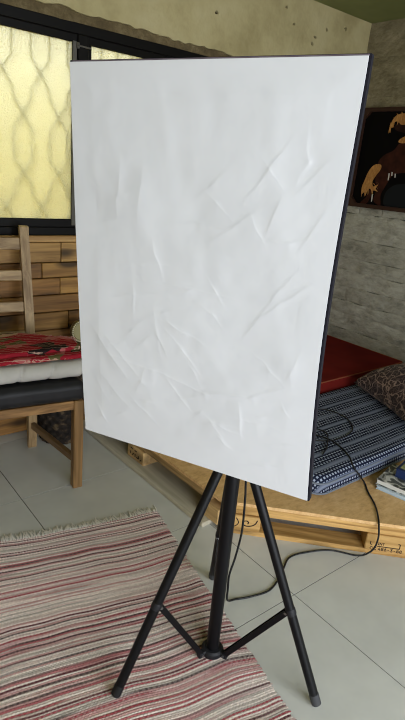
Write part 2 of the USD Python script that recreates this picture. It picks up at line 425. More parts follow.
gy = YW - 0.016 * (meshkit.fbm(np.stack([gx * 9, gz * 9, gx * 0], -1), 4, 3) - 0.4)
low = WZ1 + 0.012 * (meshkit.noise(np.stack([gx * 14, gx * 0, gx * 0], -1), 5) - 0.5)
gz2 = np.where(gz < WZ1 + 0.004, low, gz)
part(wb, 'lintel', slab_grid(nz_, nx_, np.stack([gx, gy, gz2], -1).reshape(-1, 3), np.array([0, 0.2, 0])), MATS['rough_concrete'], smooth=40)
# plaster coat with a broken lower edge
xs = np.linspace(-2.3, XR, 420)
edge = 2.086 + 0.03 * (meshkit.fbm(np.c_[xs * 5, xs * 0, xs * 0], 5, 11) - 0.5) + 0.012 * (meshkit.noise(np.c_[xs * 30, xs * 0, xs * 0], 2) - 0.5)
coat = Polygon(list(zip(xs, edge)) + [(XR, ZC), (-2.3, ZC)])
for px, pz in ((2.62, 2.40), (2.70, 2.33), (2.56, 2.45), (3.0, 2.36), (2.9, 2.30), (2.88, 2.26), (2.1, 2.26), (3.18, 2.4)):
    chip = Polygon([(px + r * math.cos(a) * 1.2, pz + r * math.sin(a)) for a, r in ((k * 0.785, 0.006 + 0.009 * random.random()) for k in range(8))])
    coat = coat.difference(chip)
part(wb, 'plaster_coat', planar(coat, (0, YW - 0.002, 0), (1, 0, 0), (0, 0, 1), (0, -1, 0), 0.016), MATS['plaster'])

# pallet planks cladding the wall under the window
rows = [1.040, 0.936, 0.855, 0.765, 0.672, 0.574, 0.487, 0.392, 0.296, 0.196, 0.104, 0.004]
joints = {0: [1.215, 0.62], 1: [1.112, 0.7], 2: [0.64], 3: [0.55], 4: [0.8], 5: [1.36], 6: [0.9], 7: [1.2], 8: [0.7], 9: [0.98], 10: [1.02]}
for r in range(len(rows) - 1):
    cuts = sorted(joints[r])
    x = cuts[0]
    while x > -1.2:
        x -= random.uniform(0.45, 0.75)
        cuts.insert(0, x)
    x = cuts[-1]
    while x < XR - 0.4:
        x += random.uniform(0.45, 0.75)
        cuts.append(x)
    cuts[-1] = XR - 0.002
    for a, b in zip(cuts[:-1], cuts[1:]):
        d = random.uniform(0.0, 0.007)
        k = random.choice([0, 0, 1, 2, 3, 4, 1])
        if r == 1 and abs(b - 1.112) < 1e-6:
            k = 1
        if r == 2 and a < 0.9 < b:
            k = 1
        m = MATS['green_board'] if (r == 9 and a < 0.9 < b) else PLANKS[k]
        part(wb, 'plank', bevel_box(a + 0.0015, b - 0.0015, YW - 0.004 - d, YW + 0.02, rows[r + 1] + 0.002 + random.uniform(0, 0.002), rows[r] - 0.002, 0.0025), m)
part(wb, 'sill_board', bevel_box(-1.2, XR - 0.002, YW - 0.022, YW + 0.06, 1.043, 1.074, 0.003), MATS['trim_wood'])

# right wall: cement render above, a row of small blocks, rough board-marked courses below
wr = thing('wall_right', kind='structure')
part(wr, 'masonry', bevel_box(XR + 0.022, XR + 0.2, -2.4, YW + 0.02, 0, ZC, 0.004), MATS['mortar'])


def rough_panel(y0, y1, z0, z1, proud, amp, seed, ragged=0.004, res=0.014, lip=0.005):
    ny, nz = max(3, int((y1 - y0) / res)), max(3, int((z1 - z0) / res) + 1)
    Y, Z = np.meshgrid(np.linspace(y1, y0, ny), np.linspace(z0, z1, nz))
    P = np.stack([Y * 0, Y, Z], -1)
    h = amp * (meshkit.fbm(P * 16, 4, seed) - 0.5) + amp * 1.3 * (meshkit.fbm(P * 4, 2, seed + 9) - 0.5)
    e = np.minimum.reduce([(Z - z0), (z1 - Z), (Y - y0) * 2, (y1 - Y) * 2]) / 0.02
    h -= lip * np.clip(1 - e, 0, 1) ** 2
    wob = ragged * (meshkit.noise(np.stack([Y * 18, Y * 0 + seed, Z * 0], -1), seed) - 0.5)
    Z = Z + wob * np.clip(1 - (z1 - Z) / 0.05, 0, 1)
    X = XR - proud - h
    return slab_grid(nz, ny, np.stack([X, Y, Z], -1).reshape(-1, 3), np.array([0.03, 0, 0]))


for a, b, sd in ((2.27, ZC - 0.001, 1), (2.03, 2.27, 2), (1.79, 2.03, 3), (1.55, 1.79, 4), (1.305, 1.55, 5)):
    part(wr, 'concrete_course', rough_panel(-2.3, YW - 0.016, a, b - 0.0005, 0.004, 0.012, sd, 0.004, 0.02, 0.0015), MATS['wall_cement'], smooth=50)
y = YW - 0.018
k = 0
while y > -0.6:
    w = 0.166 if k == 0 else 0.20 + random.uniform(-0.012, 0.012)
    part(wr, 'block', rough_panel(y - w + 0.004, y, 1.256, 1.302, 0.008, 0.004, 20 + k, 0.0, 0.012), MATS[f'course_cement_{k % 3}'], smooth=50)
    y -= w
    k += 1
z = 1.253
for k, h in enumerate((0.185, 0.135, 0.095, 0.115, 0.11, 0.095, 0.12, 0.11, 0.12, 0.165)):
    z0 = max(z - h, 0.0)
    part(wr, 'concrete_course', rough_panel(-2.3, YW - 0.016, z0, z, 0.006 + 0.004 * (k % 2), 0.016, 40 + k, 0.010, 0.013, 0.004), MATS[f'course_cement_{(k * 2 + 2) % 3}'], smooth=50)
    z = z0

# walls out of view: left, and the wall with the open doorway behind the photographer
tag(usdkit.mesh(stage, '/World/wall_left', bevel_box(-2.4, -2.2, -1.7, YW, 0, ZC, 0.004), MATS['inner_wall']).GetPrim(), kind='structure')
wf = thing('wall_front', kind='structure')
part(wf, 'masonry', bevel_box(-2.2, -0.75, -1.7, -1.5, 0, ZC, 0.004), MATS['inner_wall'])
part(wf, 'masonry', bevel_box(1.85, XR + 0.2, -1.7, -1.5, 0, ZC, 0.004), MATS['inner_wall'])
part(wf, 'masonry', bevel_box(-0.75, 1.85, -1.7, -1.5, 2.44, ZC, 0.004), MATS['inner_wall'])

# outside the window
tag(usdkit.mesh(stage, '/World/wall_outside', bevel_box(-4, 6, 4.3, 4.5, -0.3, 1.95, 0.01), MATS['yellow_wall_paint']).GetPrim(), kind='structure')
tag(usdkit.mesh(stage, '/World/ground_outside', bevel_box(-6, 8, YW + 0.24, 9, -0.36, -0.3, 0.01), MATS['dry_ground']).GetPrim(), kind='structure')

# ------------------------------------------------------------------ window
w1 = thing('window_1', kind='structure')
BA = MATS['black_aluminium']
yf0, yf1 = YW - 0.006, YW + 0.075
part(w1, 'outer_frame', [bevel_box(WX0, WX1, yf0, yf1, WZ1 - 0.04, WZ1 + 0.006, 0.003), bevel_box(WX0, WX1, yf0, yf1, WZ0, WZ0 + 0.04, 0.003),
                         bevel_box(WX0, WX0 + 0.04, yf0, yf1, WZ0 + 0.04, WZ1 - 0.04, 0.003), bevel_box(WX1 - 0.04, WX1, yf0, yf1, WZ0 + 0.04, WZ1 - 0.04, 0.003)], BA)
part(w1, 'mullion', bevel_box(1.298, 1.352, yf0 - 0.004, yf1, WZ0 + 0.04, WZ1 - 0.04, 0.003), BA)


def sash(x0, x1, yc, gl, gr):
    z0, z1 = WZ0 + 0.04, WZ1 - 0.04
    p = part(w1, 'sash', [bevel_box(x0, x1, yc - 0.014, yc + 0.014, z1 - 0.034, z1, 0.002), bevel_box(x0, x1, yc - 0.014, yc + 0.014, z0, z0 + 0.040, 0.002),
                          bevel_box(x0, x0 + gl, yc - 0.014, yc + 0.014, z0 + 0.04, z1 - 0.034, 0.002), bevel_box(x1 - gr, x1, yc - 0.014, yc + 0.014, z0 + 0.04, z1 - 0.034, 0.002)], BA)
    part(p, 'pane', bevel_box(x0 + gl - 0.004, x1 - gr + 0.004, yc - 0.0025, yc + 0.0025, z0 + 0.036, z1 - 0.03, 0.0005), MATS['frosted_glass'])
    return p


s1 = sash(0.34, 1.299, YW + 0.016, 0.03, 0.022)
part(s1, 'edge_strip', bevel_box(1.275, 1.295, YW - 0.002, YW + 0.003, WZ0 + 0.05, WZ1 - 0.07, 0.001), MATS['sash_edge'], label='pale worn metal strip')
s2 = sash(1.351, WX1 - 0.04, YW + 0.016, 0.022, 0.03)
part(w1, 'latch', [frame_box((1.292, YW - 0.012, 1.952), (1.36, YW - 0.012, 1.950), 0.008, 0.006, 0.001, (0, 1, 0)), bevel_box(1.29, 1.302, YW - 0.016, YW + 0.0, 1.94, 1.965, 0.002)], MATS['sash_edge'])
part(w1, 'catch', bevel_box(1.279, 1.294, YW - 0.012, YW + 0.003, 1.48, 1.55, 0.003), MATS['sash_edge'])

# wrought-iron grille just outside the glass
gri = []
DX, X0, YG = 0.178, 0.95, YW + 0.034


def bar(*pts):
    gri.append(tube([(a, YG, b) for a, b in pts], 0.0040, 6))


zr = [1.05, 1.21, 1.37, 1.63, 1.81, 1.98]
for i in range(-4, 8):
    xa, xb = X0 + i * DX, X0 + (i + 0.5) * DX
    q = DX / 4
    for s in (-1, 1):
        bar((xb, 1.37), (xb + s * q, 1.43), (xb + s * q, 1.57), (xb, 1.63))             # long hexagons
        bar((xb, 1.63), (xb + s * q, 1.70), (xb + s * q, 1.74), (xb + s * 2 * q, 1.81))  # lattice above
        bar((xb, 1.37), (xb + s * q, 1.31), (xb + s * q, 1.27), (xb + s * 2 * q, 1.21))  # lattice below
        bar((xa, 1.81), (xa + s * q, 1.87), (xa + s * q, 2.05))
        bar((xa, 1.21), (xa + s * q, 1.15), (xa + s * q, 1.03))
gri += [frame_box((0.32, YG, z), (2.13, YG, z), 0.012, 0.012, 0.001, (0, 1, 0)) for z in (1.085, 2.032)]
gr = thing('window_grille', 'wrought iron honeycomb grille seen blurred behind the frosted yellow window glass', 'window grille', loc=None)
part(gr, 'bars', gri, MATS['iron'], smooth=40)

# ------------------------------------------------------------------ rag rug
ru = thing('rag_rug', 'cream, red and maroon striped rag rug with a fringed end, under the light stand', 'rug', loc=None)
R0 = np.array([1.215, 1.660])
U = np.array([-0.971, 0.239])
U /= np.linalg.norm(U)
V = np.array([-0.205, -0.979])
V /= np.linalg.norm(V)
RW, RL = 1.36, 2.05
pal = {'cream': (230, 214, 205), 'beige': (204, 184, 174), 'pink': (198, 154, 150), 'grey': (184, 172, 162), 'maroon': (88, 40, 48), 'dark': (70, 48, 50), 'red': (158, 56, 68), 'rose': (180, 104, 108)}
cords, cv = [], 0.0
prev = None
block = None
left = 0
while cv < RL:
    if left <= 0:
        block = random.choices(['plain', 'lined', 'pink', 'mixed'], [0.22, 0.5, 0.14, 0.14])[0]
        left = random.randint(7, 18)
        if cv < 0.22:
            block = 'lined'
    if block == 'plain':
        c = random.choices(['cream', 'beige', 'grey', 'pink'], [6, 3, 2, 1])[0]
    elif block == 'lined':
        c = ['maroon', 'cream', 'pink', 'dark', 'cream', 'beige', 'cream', 'dark', 'pink', 'cream'][left % 10] if random.random() < 0.86 else random.choice(['red', 'grey', 'rose'])
    elif block == 'pink':
        c = random.choices(['pink', 'rose', 'beige', 'red', 'cream'], [3, 1.2, 2, 1.5, 3])[0]
    else:
        c = random.choices(['red', 'cream', 'dark', 'beige', 'maroon', 'grey'], [1.6, 3.4, 1.5, 2, 1.2, 1])[0]
    if prev in ('maroon', 'dark', 'red') and c in ('maroon', 'dark', 'red'):
        c = 'cream'
    w = random.uniform(0.0050, 0.0074) if c in ('maroon', 'dark', 'red') else random.uniform(0.0048, 0.0086)
    cords.append((cv, w, c))
    cv += w
    prev = c
    left -= 1
NU = 260
uu = np.linspace(0, RW, NU)
rows_v, rows_z, rows_c, rows_e = [], [], [], []
for n, (v0, w, c) in enumerate(cords):
    base = np.array(lin(*pal[c]))
    alt = np.array(lin(*pal[random.choice(['cream', 'beige', 'pink'])])) if c in ('maroon', 'dark', 'red') else np.array(lin(*pal[random.choice(['cream', 'pink', 'grey', 'rose'])]))
    ph = random.random() * 10
    twist = 0.32 * (0.5 + 0.5 * np.sin(uu * 2 * np.pi / 0.016 + ph)) * (c in ('maroon', 'dark', 'red'))
    frag = np.clip((meshkit.noise(np.c_[uu * 4.0, uu * 0 + n * 1.7, uu * 0], 4) - 0.6) * 3, 0, 0.75)
    mixf = np.maximum(twist, frag)[:, None]
    col = (alt * mixf + base * (1 - mixf)) * (0.9 + 0.2 * meshkit.noise(np.c_[uu * 9, uu * 0 + n * 3, uu * 0], 8))[:, None]
    e = random.uniform(-0.005, 0.006)
    for t, zz in ((0.05, 0.25), (0.33, 1.0), (0.67, 1.0), (0.95, 0.25)):
        rows_v.append(v0 + t * w)
        rows_z.append(0.0042 + 0.0028 * zz)
        rows_c.append(col)
        rows_e.append(e)
rows_v = np.array(rows_v)[:, None]
rows_e = np.array(rows_e)[:, None]
u2 = uu[None, :] + rows_e * np.clip(1 - uu[None, :] / 0.05, 0, 1)
UU, VV = np.broadcast_arrays(u2, rows_v)
wob = 0.034 * (meshkit.fbm(np.stack([UU * 3.4, VV * 1.6, UU * 0], -1), 3, 21) - 0.5) + 0.008 * (meshkit.noise(np.stack([UU * 12, VV * 6, UU * 0], -1), 3) - 0.5)
side = 0.012 * (meshkit.noise(np.stack([VV * 3, VV * 0, VV * 0], -1), 6) - 0.5)
XY = R0 + (UU + side)[..., None] * U + (VV + wob)[..., None] * V
twz = 0.0016 * np.sin(UU * 2 * np.pi / 0.011 + VV * 500)
Z = np.array(rows_z)[:, None] + twz + 0.003 * meshkit.fbm(np.stack([UU * 5, VV * 5, UU * 0], -1), 2, 14)
edge_in = np.minimum(UU, RW - UU) / 0.012
Z = np.where(edge_in < 1, 0.003 + (Z - 0.003) * np.clip(edge_in, 0, 1) ** 0.5, Z)
top = np.concatenate([XY, Z[..., None]], -1).reshape(-1, 3)
part(ru, 'weave', (top, grid_faces(len(rows_v), NU)[:, ::-1] if np.cross(U, V) > 0 else grid_faces(len(rows_v), NU)), MATS['rug_weave'], smooth=True, tint=np.stack(rows_c).reshape(-1, 3))
backm = planar(Polygon([(0.004, 0.004), (RW - 0.004, 0.004), (RW - 0.004, RL - 0.01), (0.004, RL - 0.01)]), (R0[0], R0[1], 0.0012), (*U, 0), (*V, 0), (0, 0, 1), 0.0025)
part(ru, 'backing', backm, MATS['fringe_cream'])
fr = []
for k in range(300):
    u = RW * (k + random.random() * 0.8) / 300
    L = random.uniform(0.022, 0.055)
    dv = wob[0, min(NU - 1, int(u / RW * NU))]
    a = R0 + u * U + (0.004 + dv) * V
    b = a - L * V + random.uniform(-0.014, 0.014) * U
    mid = (a + b) / 2 + random.uniform(-0.004, 0.004) * U
    fr.append(tube([(*a, 0.0075), (*mid, 0.0075), (*b, 0.0035)], 0.0022, 6))
part(ru, 'fringe', fr, MATS['fringe_cream'], smooth=True, kind='stuff', label='cream loose fringe')

# ------------------------------------------------------------------ pallet platform
pp = thing('pallet_platform', 'low platform of wooden pallets topped with chipboard, cut off across its front corner', 'platform', loc=None)
SUM = 2.78
C0 = np.array([1.365, 1.415])
E45 = np.array([1, -1]) / math.sqrt(2)
NIN = np.array([1, 1]) / math.sqrt(2)
LF = np.array([1.335, YW - 0.03])          # far end of the left side
dl = (C0 - LF) / np.linalg.norm(C0 - LF)   # along the left side, towards the corner
nl = np.array([-dl[1], dl[0]])             # into the platform
if nl[0] < 0:
    nl = -nl
YEND = 0.02
PE = C0 + E45 * (C0[1] - YEND) * math.sqrt(2)
outline = Polygon([LF, C0, PE, (XR - 0.03, YEND), (XR - 0.03, YW - 0.03)])
tp = planar(outline, (0, 0, 0.1445), (1, 0, 0), (0, 1, 0), (0, 0, 1), 0.014)
part(pp, 'top_panel', tp, MATS['chipboard'])


def fr45(s0, s1, d0, d1, z0, z1, b=0.003):
    """A board on the cut front: s along it from the corner, d inwards."""
    m = bevel_box(s0, s1, d0, d1, z0, z1, b)
    v = np.array(m.vertices)
    m.vertices = np.c_[C0 + v[:, :1] * E45 + v[:, 1:2] * NIN, v[:, 2]]
    m.fix_normals()
    return m


def frL(y_from_corner0, y_from_corner1, d0, d1, z0, z1, b=0.003):
    m = bevel_box(y_from_corner0, y_from_corner1, d0, d1, z0, z1, b)
    v = np.array(m.vertices)
    m.vertices = np.c_[C0 - v[:, :1] * dl + v[:, 1:2] * nl, v[:, 2]]
    m.fix_normals()
    return m


LEN45 = np.linalg.norm(PE - C0)
LENL = np.linalg.norm(C0 - LF)
part(pp, 'deck_board', fr45(0.012, LEN45, 0.002, 0.14, 0.122, 0.144), MATS['pallet_wood_x'])
part(pp, 'stringer_board', fr45(0.015, LEN45, 0.010, 0.15, 0.098, 0.1215), MATS['pallet_wood_x'])
part(pp, 'bottom_board', fr45(0.0, LEN45, 0.004, 0.10, 0.0, 0.022), MATS['pallet_wood_x'])
blocks45 = []
for s0, s1 in ((0.012, 0.172), (0.612, 0.80), (1.24, 1.40), (1.78, 1.94)):
    blocks45.append(part(pp, 'block', fr45(s0, s1, 0.0, 0.13, 0.0225, 0.0975, 0.004), MATS['pallet_block']))
part(pp, 'deck_board', frL(0.09, LENL, 0.002, 0.12, 0.122, 0.144), MATS['pallet_wood_y'])
part(pp, 'stringer_board', frL(0.09, LENL, 0.012, 0.13, 0.098, 0.1215), MATS['pallet_wood_y'])
part(pp, 'bottom_board', frL(0.06, LENL, -0.042, 0.11, 0.0, 0.022), MATS['pallet_wood_grey'])
for s0, s1 in ((0.012, 0.135), (0.582, 0.728), (1.06, 1.20)):
    part(pp, 'block', frL(s0, s1, 0.0, 0.12, 0.0225, 0.0975, 0.004), MATS['pallet_wood_y'])
# inner boards and blocks that carry the panel
for k, yy in enumerate((2.5, 2.0, 1.5, 1.0, 0.5)):
    x0 = max(1.75, SUM - yy + 0.75)
    part(pp, 'inner_board', bevel_box(x0, 3.40, yy - 0.05, yy + 0.05, 0.0985, 0.1435, 0.003), MATS['pallet_wood_x'])
    for xx in (x0 + 0.08, 0.5 * (x0 + 3.4), 3.3):
        part(pp, 'inner_block', bevel_box(xx - 0.07, xx + 0.07, yy - 0.05, yy + 0.05, 0.0, 0.098, 0.003), MATS['pallet_wood_y'])
# stamped marks
en = (-NIN[0], -NIN[1], 0)
ex = (E45[0], E45[1], 0)
ez = (0, 0, 1)


def on45(s, z, d=0.0):
    return (C0[0] + s * E45[0] + d * NIN[0], C0[1] + s * E45[1] + d * NIN[1], z)


b2 = blocks45[1]
st = LineString([(0.632, 0.066), (0.632, 0.052), (0.640, 0.050)]).buffer(0.0016, cap_style='flat').union(
    LineString([(0.660, 0.0455), (0.752, 0.0455), (0.752, 0.067), (0.744, 0.069)]).buffer(0.0018, cap_style='flat')).union(
    LineString([(0.655, 0.064), (0.655, 0.0475)]).buffer(0.0014, cap_style='flat'))
part(b2, 'stamp_frame', planar(st, on45(0, 0), ex, ez, en, 0.0008), MATS['ink'])
part(b2, 'stamp_text', [place_text('INT', 0.0110, on45(0.662, 0.052), ex, ez, en, True), place_text('CC 486-3-88', 0.0140, on45(0.632, 0.0262), ex, ez, en, True)], MATS['ink'])
swirl = LineString(smooth_path([(0.158, 0.082), (0.150, 0.064), (0.132, 0.052), (0.112, 0.050), (0.100, 0.058), (0.101, 0.070), (0.113, 0.075), (0.122, 0.070), (0.120, 0.062)], 8)).buffer(0.0024)
part(blocks45[0], 'stamp_swirl', planar(swirl, on45(0, 0), ex, ez, en, 0.0008), MATS['ink'])
part(blocks45[0], 'stamp_arc', planar(LineString(smooth_path([(0.070, 0.083), (0.080, 0.062), (0.070, 0.045), (0.058, 0.040)], 8)).buffer(0.002), on45(0, 0), ex, ez, en, 0.0008), MATS['ink'])
lb = pp + '/block_005'
# worn, unreadable stamp strokes on the left-hand block
exL, enL = (dl[0], dl[1], 0), (-nl[0], -nl[1], 0)
o = C0 - dl * 0.728


def strokes(segs):
    g = shapely.union_all([LineString(q).buffer(0.003, cap_style='flat') for q in segs])
    return planar(g, (o[0], o[1], 0), exL, ez, enL, 0.0008)


part(lb, 'stamp_marks', strokes([[(0.030, 0.080), (0.052, 0.078)], [(0.066, 0.077), (0.086, 0.078)], [(0.030, 0.044), (0.030, 0.060)], [(0.044, 0.042), (0.060, 0.058)], [(0.072, 0.042), (0.072, 0.060)],
                                 [(0.084, 0.046), (0.104, 0.046)], [(0.104, 0.046), (0.104, 0.062)], [(0.116, 0.040), (0.128, 0.050)]]), MATS['ink'])

# ------------------------------------------------------------------ blue striped mattress
ZT = 0.1587


def mattress_mesh(x0, x1, y0, y1, z0, z1, rc, re, seed, amp=0.004):
    """Rounded slab as rings: plan corners of radius rc, vertical rounding re. Returns vertices, faces, uv (metres)."""
    ring = []
    step = 0.02
    for cx, cy, a0 in ((x1 - rc, y0 + rc, -90), (x1 - rc, y1 - rc, 0), (x0 + rc, y1 - rc, 90), (x0 + rc, y0 + rc, 180)):
        for a in np.radians(np.linspace(a0, a0 + 90, 9)):
            ring.append((cx + rc * math.cos(a), cy + rc * math.sin(a), math.cos(a), math.sin(a)))
    dense = []
    for k in range(len(ring)):
        p, q = np.array(ring[k]), np.array(ring[(k + 1) % len(ring)])
        n = max(1, int(np.linalg.norm(q[:2] - p[:2]) / step))
        for t in range(n):
            v = p + (q - p) * t / n
            v[2:] /= np.linalg.norm(v[2:])
            dense.append(v)
    R = np.array(dense)
    prof = []   # inset, z, drop from the top edge along the surface
    for a in np.radians(np.linspace(0, 90, 7)):
        prof.append((re - re * math.sin(a), z1 - re + re * math.cos(a), re * a))
    for z in np.linspace(z1 - re, z0 + re, 4)[1:]:
        prof.append((0, z, re * math.pi / 2 + (z1 - re - z)))
    for a in np.radians(np.linspace(0, 90, 5)[1:]):
        prof.append((re - re * math.cos(a), z0 + re - re * math.sin(a), prof[9][2] + re * a))
    V_, UV_ = [], []
    for ins, z, drop in prof:
        xy = R[:, :2] - R[:, 2:] * ins
        b = meshkit.noise(np.c_[xy * 9, np.full(len(xy), z * 20)], seed) - 0.5
        V_.append(np.c_[xy + R[:, 2:] * (b * amp)[:, None], np.full(len(xy), z)])
        UV_.append(R[:, :2] - R[:, 2:] * re + R[:, 2:] * drop)
    n = len(R)
    V_, UV_ = np.vstack(V_), np.vstack(UV_)
    F = []
    for i in range(len(prof) - 1):
        for j in range(n):
            a, b = i * n + j, i * n + (j + 1) % n
            F += [(a, a + n, b + n), (a, b + n, b)]
    # top: a grid trimmed to the ring is replaced by rings shrinking to the middle line
    m_top = []
    cen = np.array([(x0 + x1) / 2, (y0 + y1) / 2])
    last = 0
    base = V_[:n, :2]
    for s in np.linspace(1, 0, 26)[1:]:
        half = np.array([(x1 - x0) / 2, (y1 - y0) / 2])
        if s > 0:
            xy = cen + (base - cen) * s
        else:
            xy = cen + (base - cen) * 0.004
        zz = z1 + 0.010 * (meshkit.fbm(np.c_[xy * 4, np.zeros(len(xy))], 3, seed) - 0.5) * min(1, (1 - s) * 6)
        idx = len(V_)
        V_ = np.vstack([V_, np.c_[xy, zz]])
        UV_ = np.vstack([UV_, xy])
        for j in range(n):
            a, b, c, d = last + j, last + (j + 1) % n, idx + (j + 1) % n, idx + j
            F += [(a, b, c), (a, c, d)]
        last = idx
    V_ = np.vstack([V_, [*cen, z1]])
    UV_ = np.vstack([UV_, cen])
    for j in range(n):
        F.append((last + j, last + (j + 1) % n, len(V_) - 1))
    # underside
    bot = (len(prof) - 1) * n
    V_ = np.vstack([V_, [*cen, z0]])
    UV_ = np.vstack([UV_, cen])
    for j in range(n):
        F.append((bot + (j + 1) % n, bot + j, len(V_) - 1))
    return V_, np.array(F), UV_, R


bm = thing('floor_mattress', 'thin navy and grey striped floor mattress with white dashes, lying on the platform', 'mattress', loc=None)
MX0, MX1, MY0, MY1, MZ1 = 1.712, 3.39, 1.198, 1.870, 0.258
v_, f_, uv_, ringm = mattress_mesh(MX0, MX1, MY0, MY1, ZT, MZ1, 0.07, 0.030, 3)
uv_ = uv_ - np.array([0, MY0 - 0.035])
part(bm, 'cover', (v_, f_), MATS['mattress_stripe'], smooth=True, uv=uv_)
plain('piping_grey', (112, 118, 128), 0.9, 0.2)
for zz in (MZ1 - 0.030, ZT + 0.020):
    pts = np.c_[ringm[:, :2] + ringm[:, 2:] * 0.001, np.full(len(ringm), zz)]
    part(bm, 'piping', tube(np.vstack([pts, pts[:1]]), 0.0045, 6, caps=False), MATS['piping_grey'], smooth=True, label='pale grey piping')

# red mattress along the window wall
rm = thing('red_mattress', 'dark red mattress at the back of the platform, against the rough concrete wall', 'mattress', loc=None)
v_, f_, uv_, ringr = mattress_mesh(1.62, 3.428, 1.884, 2.62, ZT, 0.312, 0.03, 0.018, 8, 0.006)
part(rm, 'cover', (v_, f_), MATS['red_cloth'], smooth=True)
pts = np.c_[ringr[:, :2] - ringr[:, 2:] * 0.004, np.full(len(ringr), 0.3085)]
part(rm, 'piping', tube(np.vstack([pts, pts[:1]]), 0.004, 6, caps=False), MATS['orange_edge'], smooth=True, label='dull orange edging')

# patterned throw pillow
N = 44
a_, b_ = np.meshgrid(np.linspace(-1, 1, N), np.linspace(-1, 1, N))
pin = 1 - 0.10 * (1 - a_ ** 2)
pin2 = 1 - 0.10 * (1 - b_ ** 2)
px, py = a_ * pin2 * 0.29, b_ * pin * 0.29
th = 0.165 * ((1 - np.abs(a_) ** 2.6) * (1 - np.abs(b_) ** 2.6)) ** 0.45
lump = 1 + 0.25 * (meshkit.fbm(np.stack([a_ * 2, b_ * 2, a_ * 0], -1), 3, 5) - 0.5)
topv = np.stack([px, py, th * lump], -1).reshape(-1, 3)
botv = np.stack([px, py, -0.5 * th], -1).reshape(-1, 3)
ff = grid_faces(N, N)
pil = trimesh.Trimesh(np.vstack([topv, botv]), np.vstack([ff, ff[:, ::-1] + N * N]), process=False)
pil.merge_vertices()
pil.fix_normals()
R_ = trimesh.transformations.rotation_matrix(math.radians(-18), (1, 0, 0)) @ trimesh.transformations.rotation_matrix(0, (0, 0, 1))
pil.apply_transform(trimesh.transformations.rotation_matrix(math.radians(-24), (0, 0, 1)) @ trimesh.transformations.rotation_matrix(math.radians(-7), (0, 1, 0)))
pil.apply_translation((2.87, 1.415, 0.350))
pw = thing('throw_pillow', 'dark brown pillow with beige filigree pattern, lying on the striped mattress', 'pillow', loc=None)
part(pw, 'cover', pil, MATS['filigree'], smooth=True)


# ------------------------------------------------------------------ books at the platform's edge
def book(name, label, corner, rot, L, W, z0, z1, cover, pages):
    """corner = front-left corner in view; L along -y, W along +x, turned by rot degrees."""
    t = thing(name, label, 'book', (corner[0], corner[1], z0), rot)
    h = z1 - z0
    c = min(0.0035, h * 0.2)
    part(t, 'front_cover', bevel_box(0, W, -L, 0, h - c, h, 0.0008), cover)
    part(t, 'back_cover', bevel_box(0, W, -L, 0, 0, c, 0.0008), cover)
    part(t, 'spine', bevel_box(W - 0.004, W, -L, 0, c, h - c, 0.0008), cover)
    part(t, 'pages', bevel_box(0.003, W - 0.0042, -L + 0.003, -0.003, c, h - c, 0.0008), pages, label='off-white page block')
    return t


book('book', 'pale blue-grey book at the bottom of the pile on the platform', (2.036, 1.122), 12, 0.27, 0.20, ZT + 0.0006, ZT + 0.0176, MATS['book_blue'], MATS['book_blue'])
book('book', 'white-edged book with grey camouflage cover, in the middle of the pile', (2.044, 1.132), 12, 0.26, 0.20, ZT + 0.0182, ZT + 0.045, MATS['camouflage'], MATS['book_paper'])
nb = book('book', 'thick navy blue book on top of the pile, beside the striped mattress', (2.135, 1.100), 12, 0.19, 0.14, ZT + 0.0456, ZT + 0.087, MATS['book_navy'], MATS['book_navy'])
part(nb + '/front_cover', 'label_panel', bevel_box(0.02, 0.12, -0.15, -0.012, 0.0415, 0.0422, 0.0003), MATS['book_label'], label='olive cover panel')

# ------------------------------------------------------------------ dining chair
CH = thing('dining_chair', 'rustic wooden dining chair with a black padded seat, below the window', 'chair', (1.008, 2.035, 0), -8)
cw_z, cw_x, cw_y = MATS['chair_wood_z'], MATS['chair_wood_x'], MATS['chair_wood_y']
WD = 0.47
part(CH, 'leg', frame_box((0, 0.005, 0), (0, 0.0, 0.448), 0.044, 0.046, 0.004, (1, 0, 0)), MATS['front_leg_wood'])
part(CH, 'leg', frame_box((-WD, 0.005, 0), (-WD, 0.0, 0.448), 0.044, 0.046, 0.004, (1, 0, 0)), MATS['front_leg_wood'])


def rear_leg(x):
    prof = [(0.44, 0.0), (0.425, 0.10), (0.41, 0.42), (0.425, 0.56), (0.535, 1.125), (0.556, 1.13), (0.570, 1.12), (0.475, 0.62), (0.462, 0.45), (0.475, 0.12), (0.462, 0.05), (0.462, 0.0)]
    m = planar(Polygon(prof), (x - 0.021, 0, 0), (0, 1, 0), (0, 0, 1), (1, 0, 0), 0.042)
    return m


INS = 0.095
part(CH, 'rear_leg', rear_leg(-INS), cw_z)
part(CH, 'rear_leg', rear_leg(-WD + INS), cw_z)


def ypost(z):
    return 0.447 + (0.5525 - 0.447) * (z - 0.58) / (1.12 - 0.58)


for z0, z1 in ((1.018, 1.075), (0.876, 0.925), (0.730, 0.778), (0.575, 0.638)):
    yc0, yc1 = ypost(z0), ypost(z1)
    part(CH, 'back_slat', frame_box((-WD / 2, yc0, z0), (-WD / 2, yc1, z1), WD - 2 * INS - 0.042, 0.022, 0.004, (1, 0, 0)), cw_x)
part(CH, 'apron', bevel_box(-WD + 0.022, -0.022, -0.016, 0.008, 0.405, 0.447, 0.002), MATS['apron_wood'])
part(CH, 'apron', bevel_box(-WD + INS, -INS, 0.42, 0.44, 0.405, 0.447, 0.002), cw_x)
for s in (0, 1):
    a, b = (-0.002, -INS) if s == 0 else (-WD + 0.002, -WD + INS)
    part(CH, 'apron', frame_box((a, 0.022, 0.427), (b, 0.415, 0.427), 0.022, 0.042, 0.002, (1, 0, 0)), cw_y)
    part(CH, 'stretcher', frame_box((a, 0.022, 0.135), (b, 0.425, 0.135), 0.024, 0.036, 0.004, (1, 0, 0)), cw_y)
seat = soft_box(0.53, 0.455, 0.092, 0.035, 0.014)
v = np.array(seat.vertices)
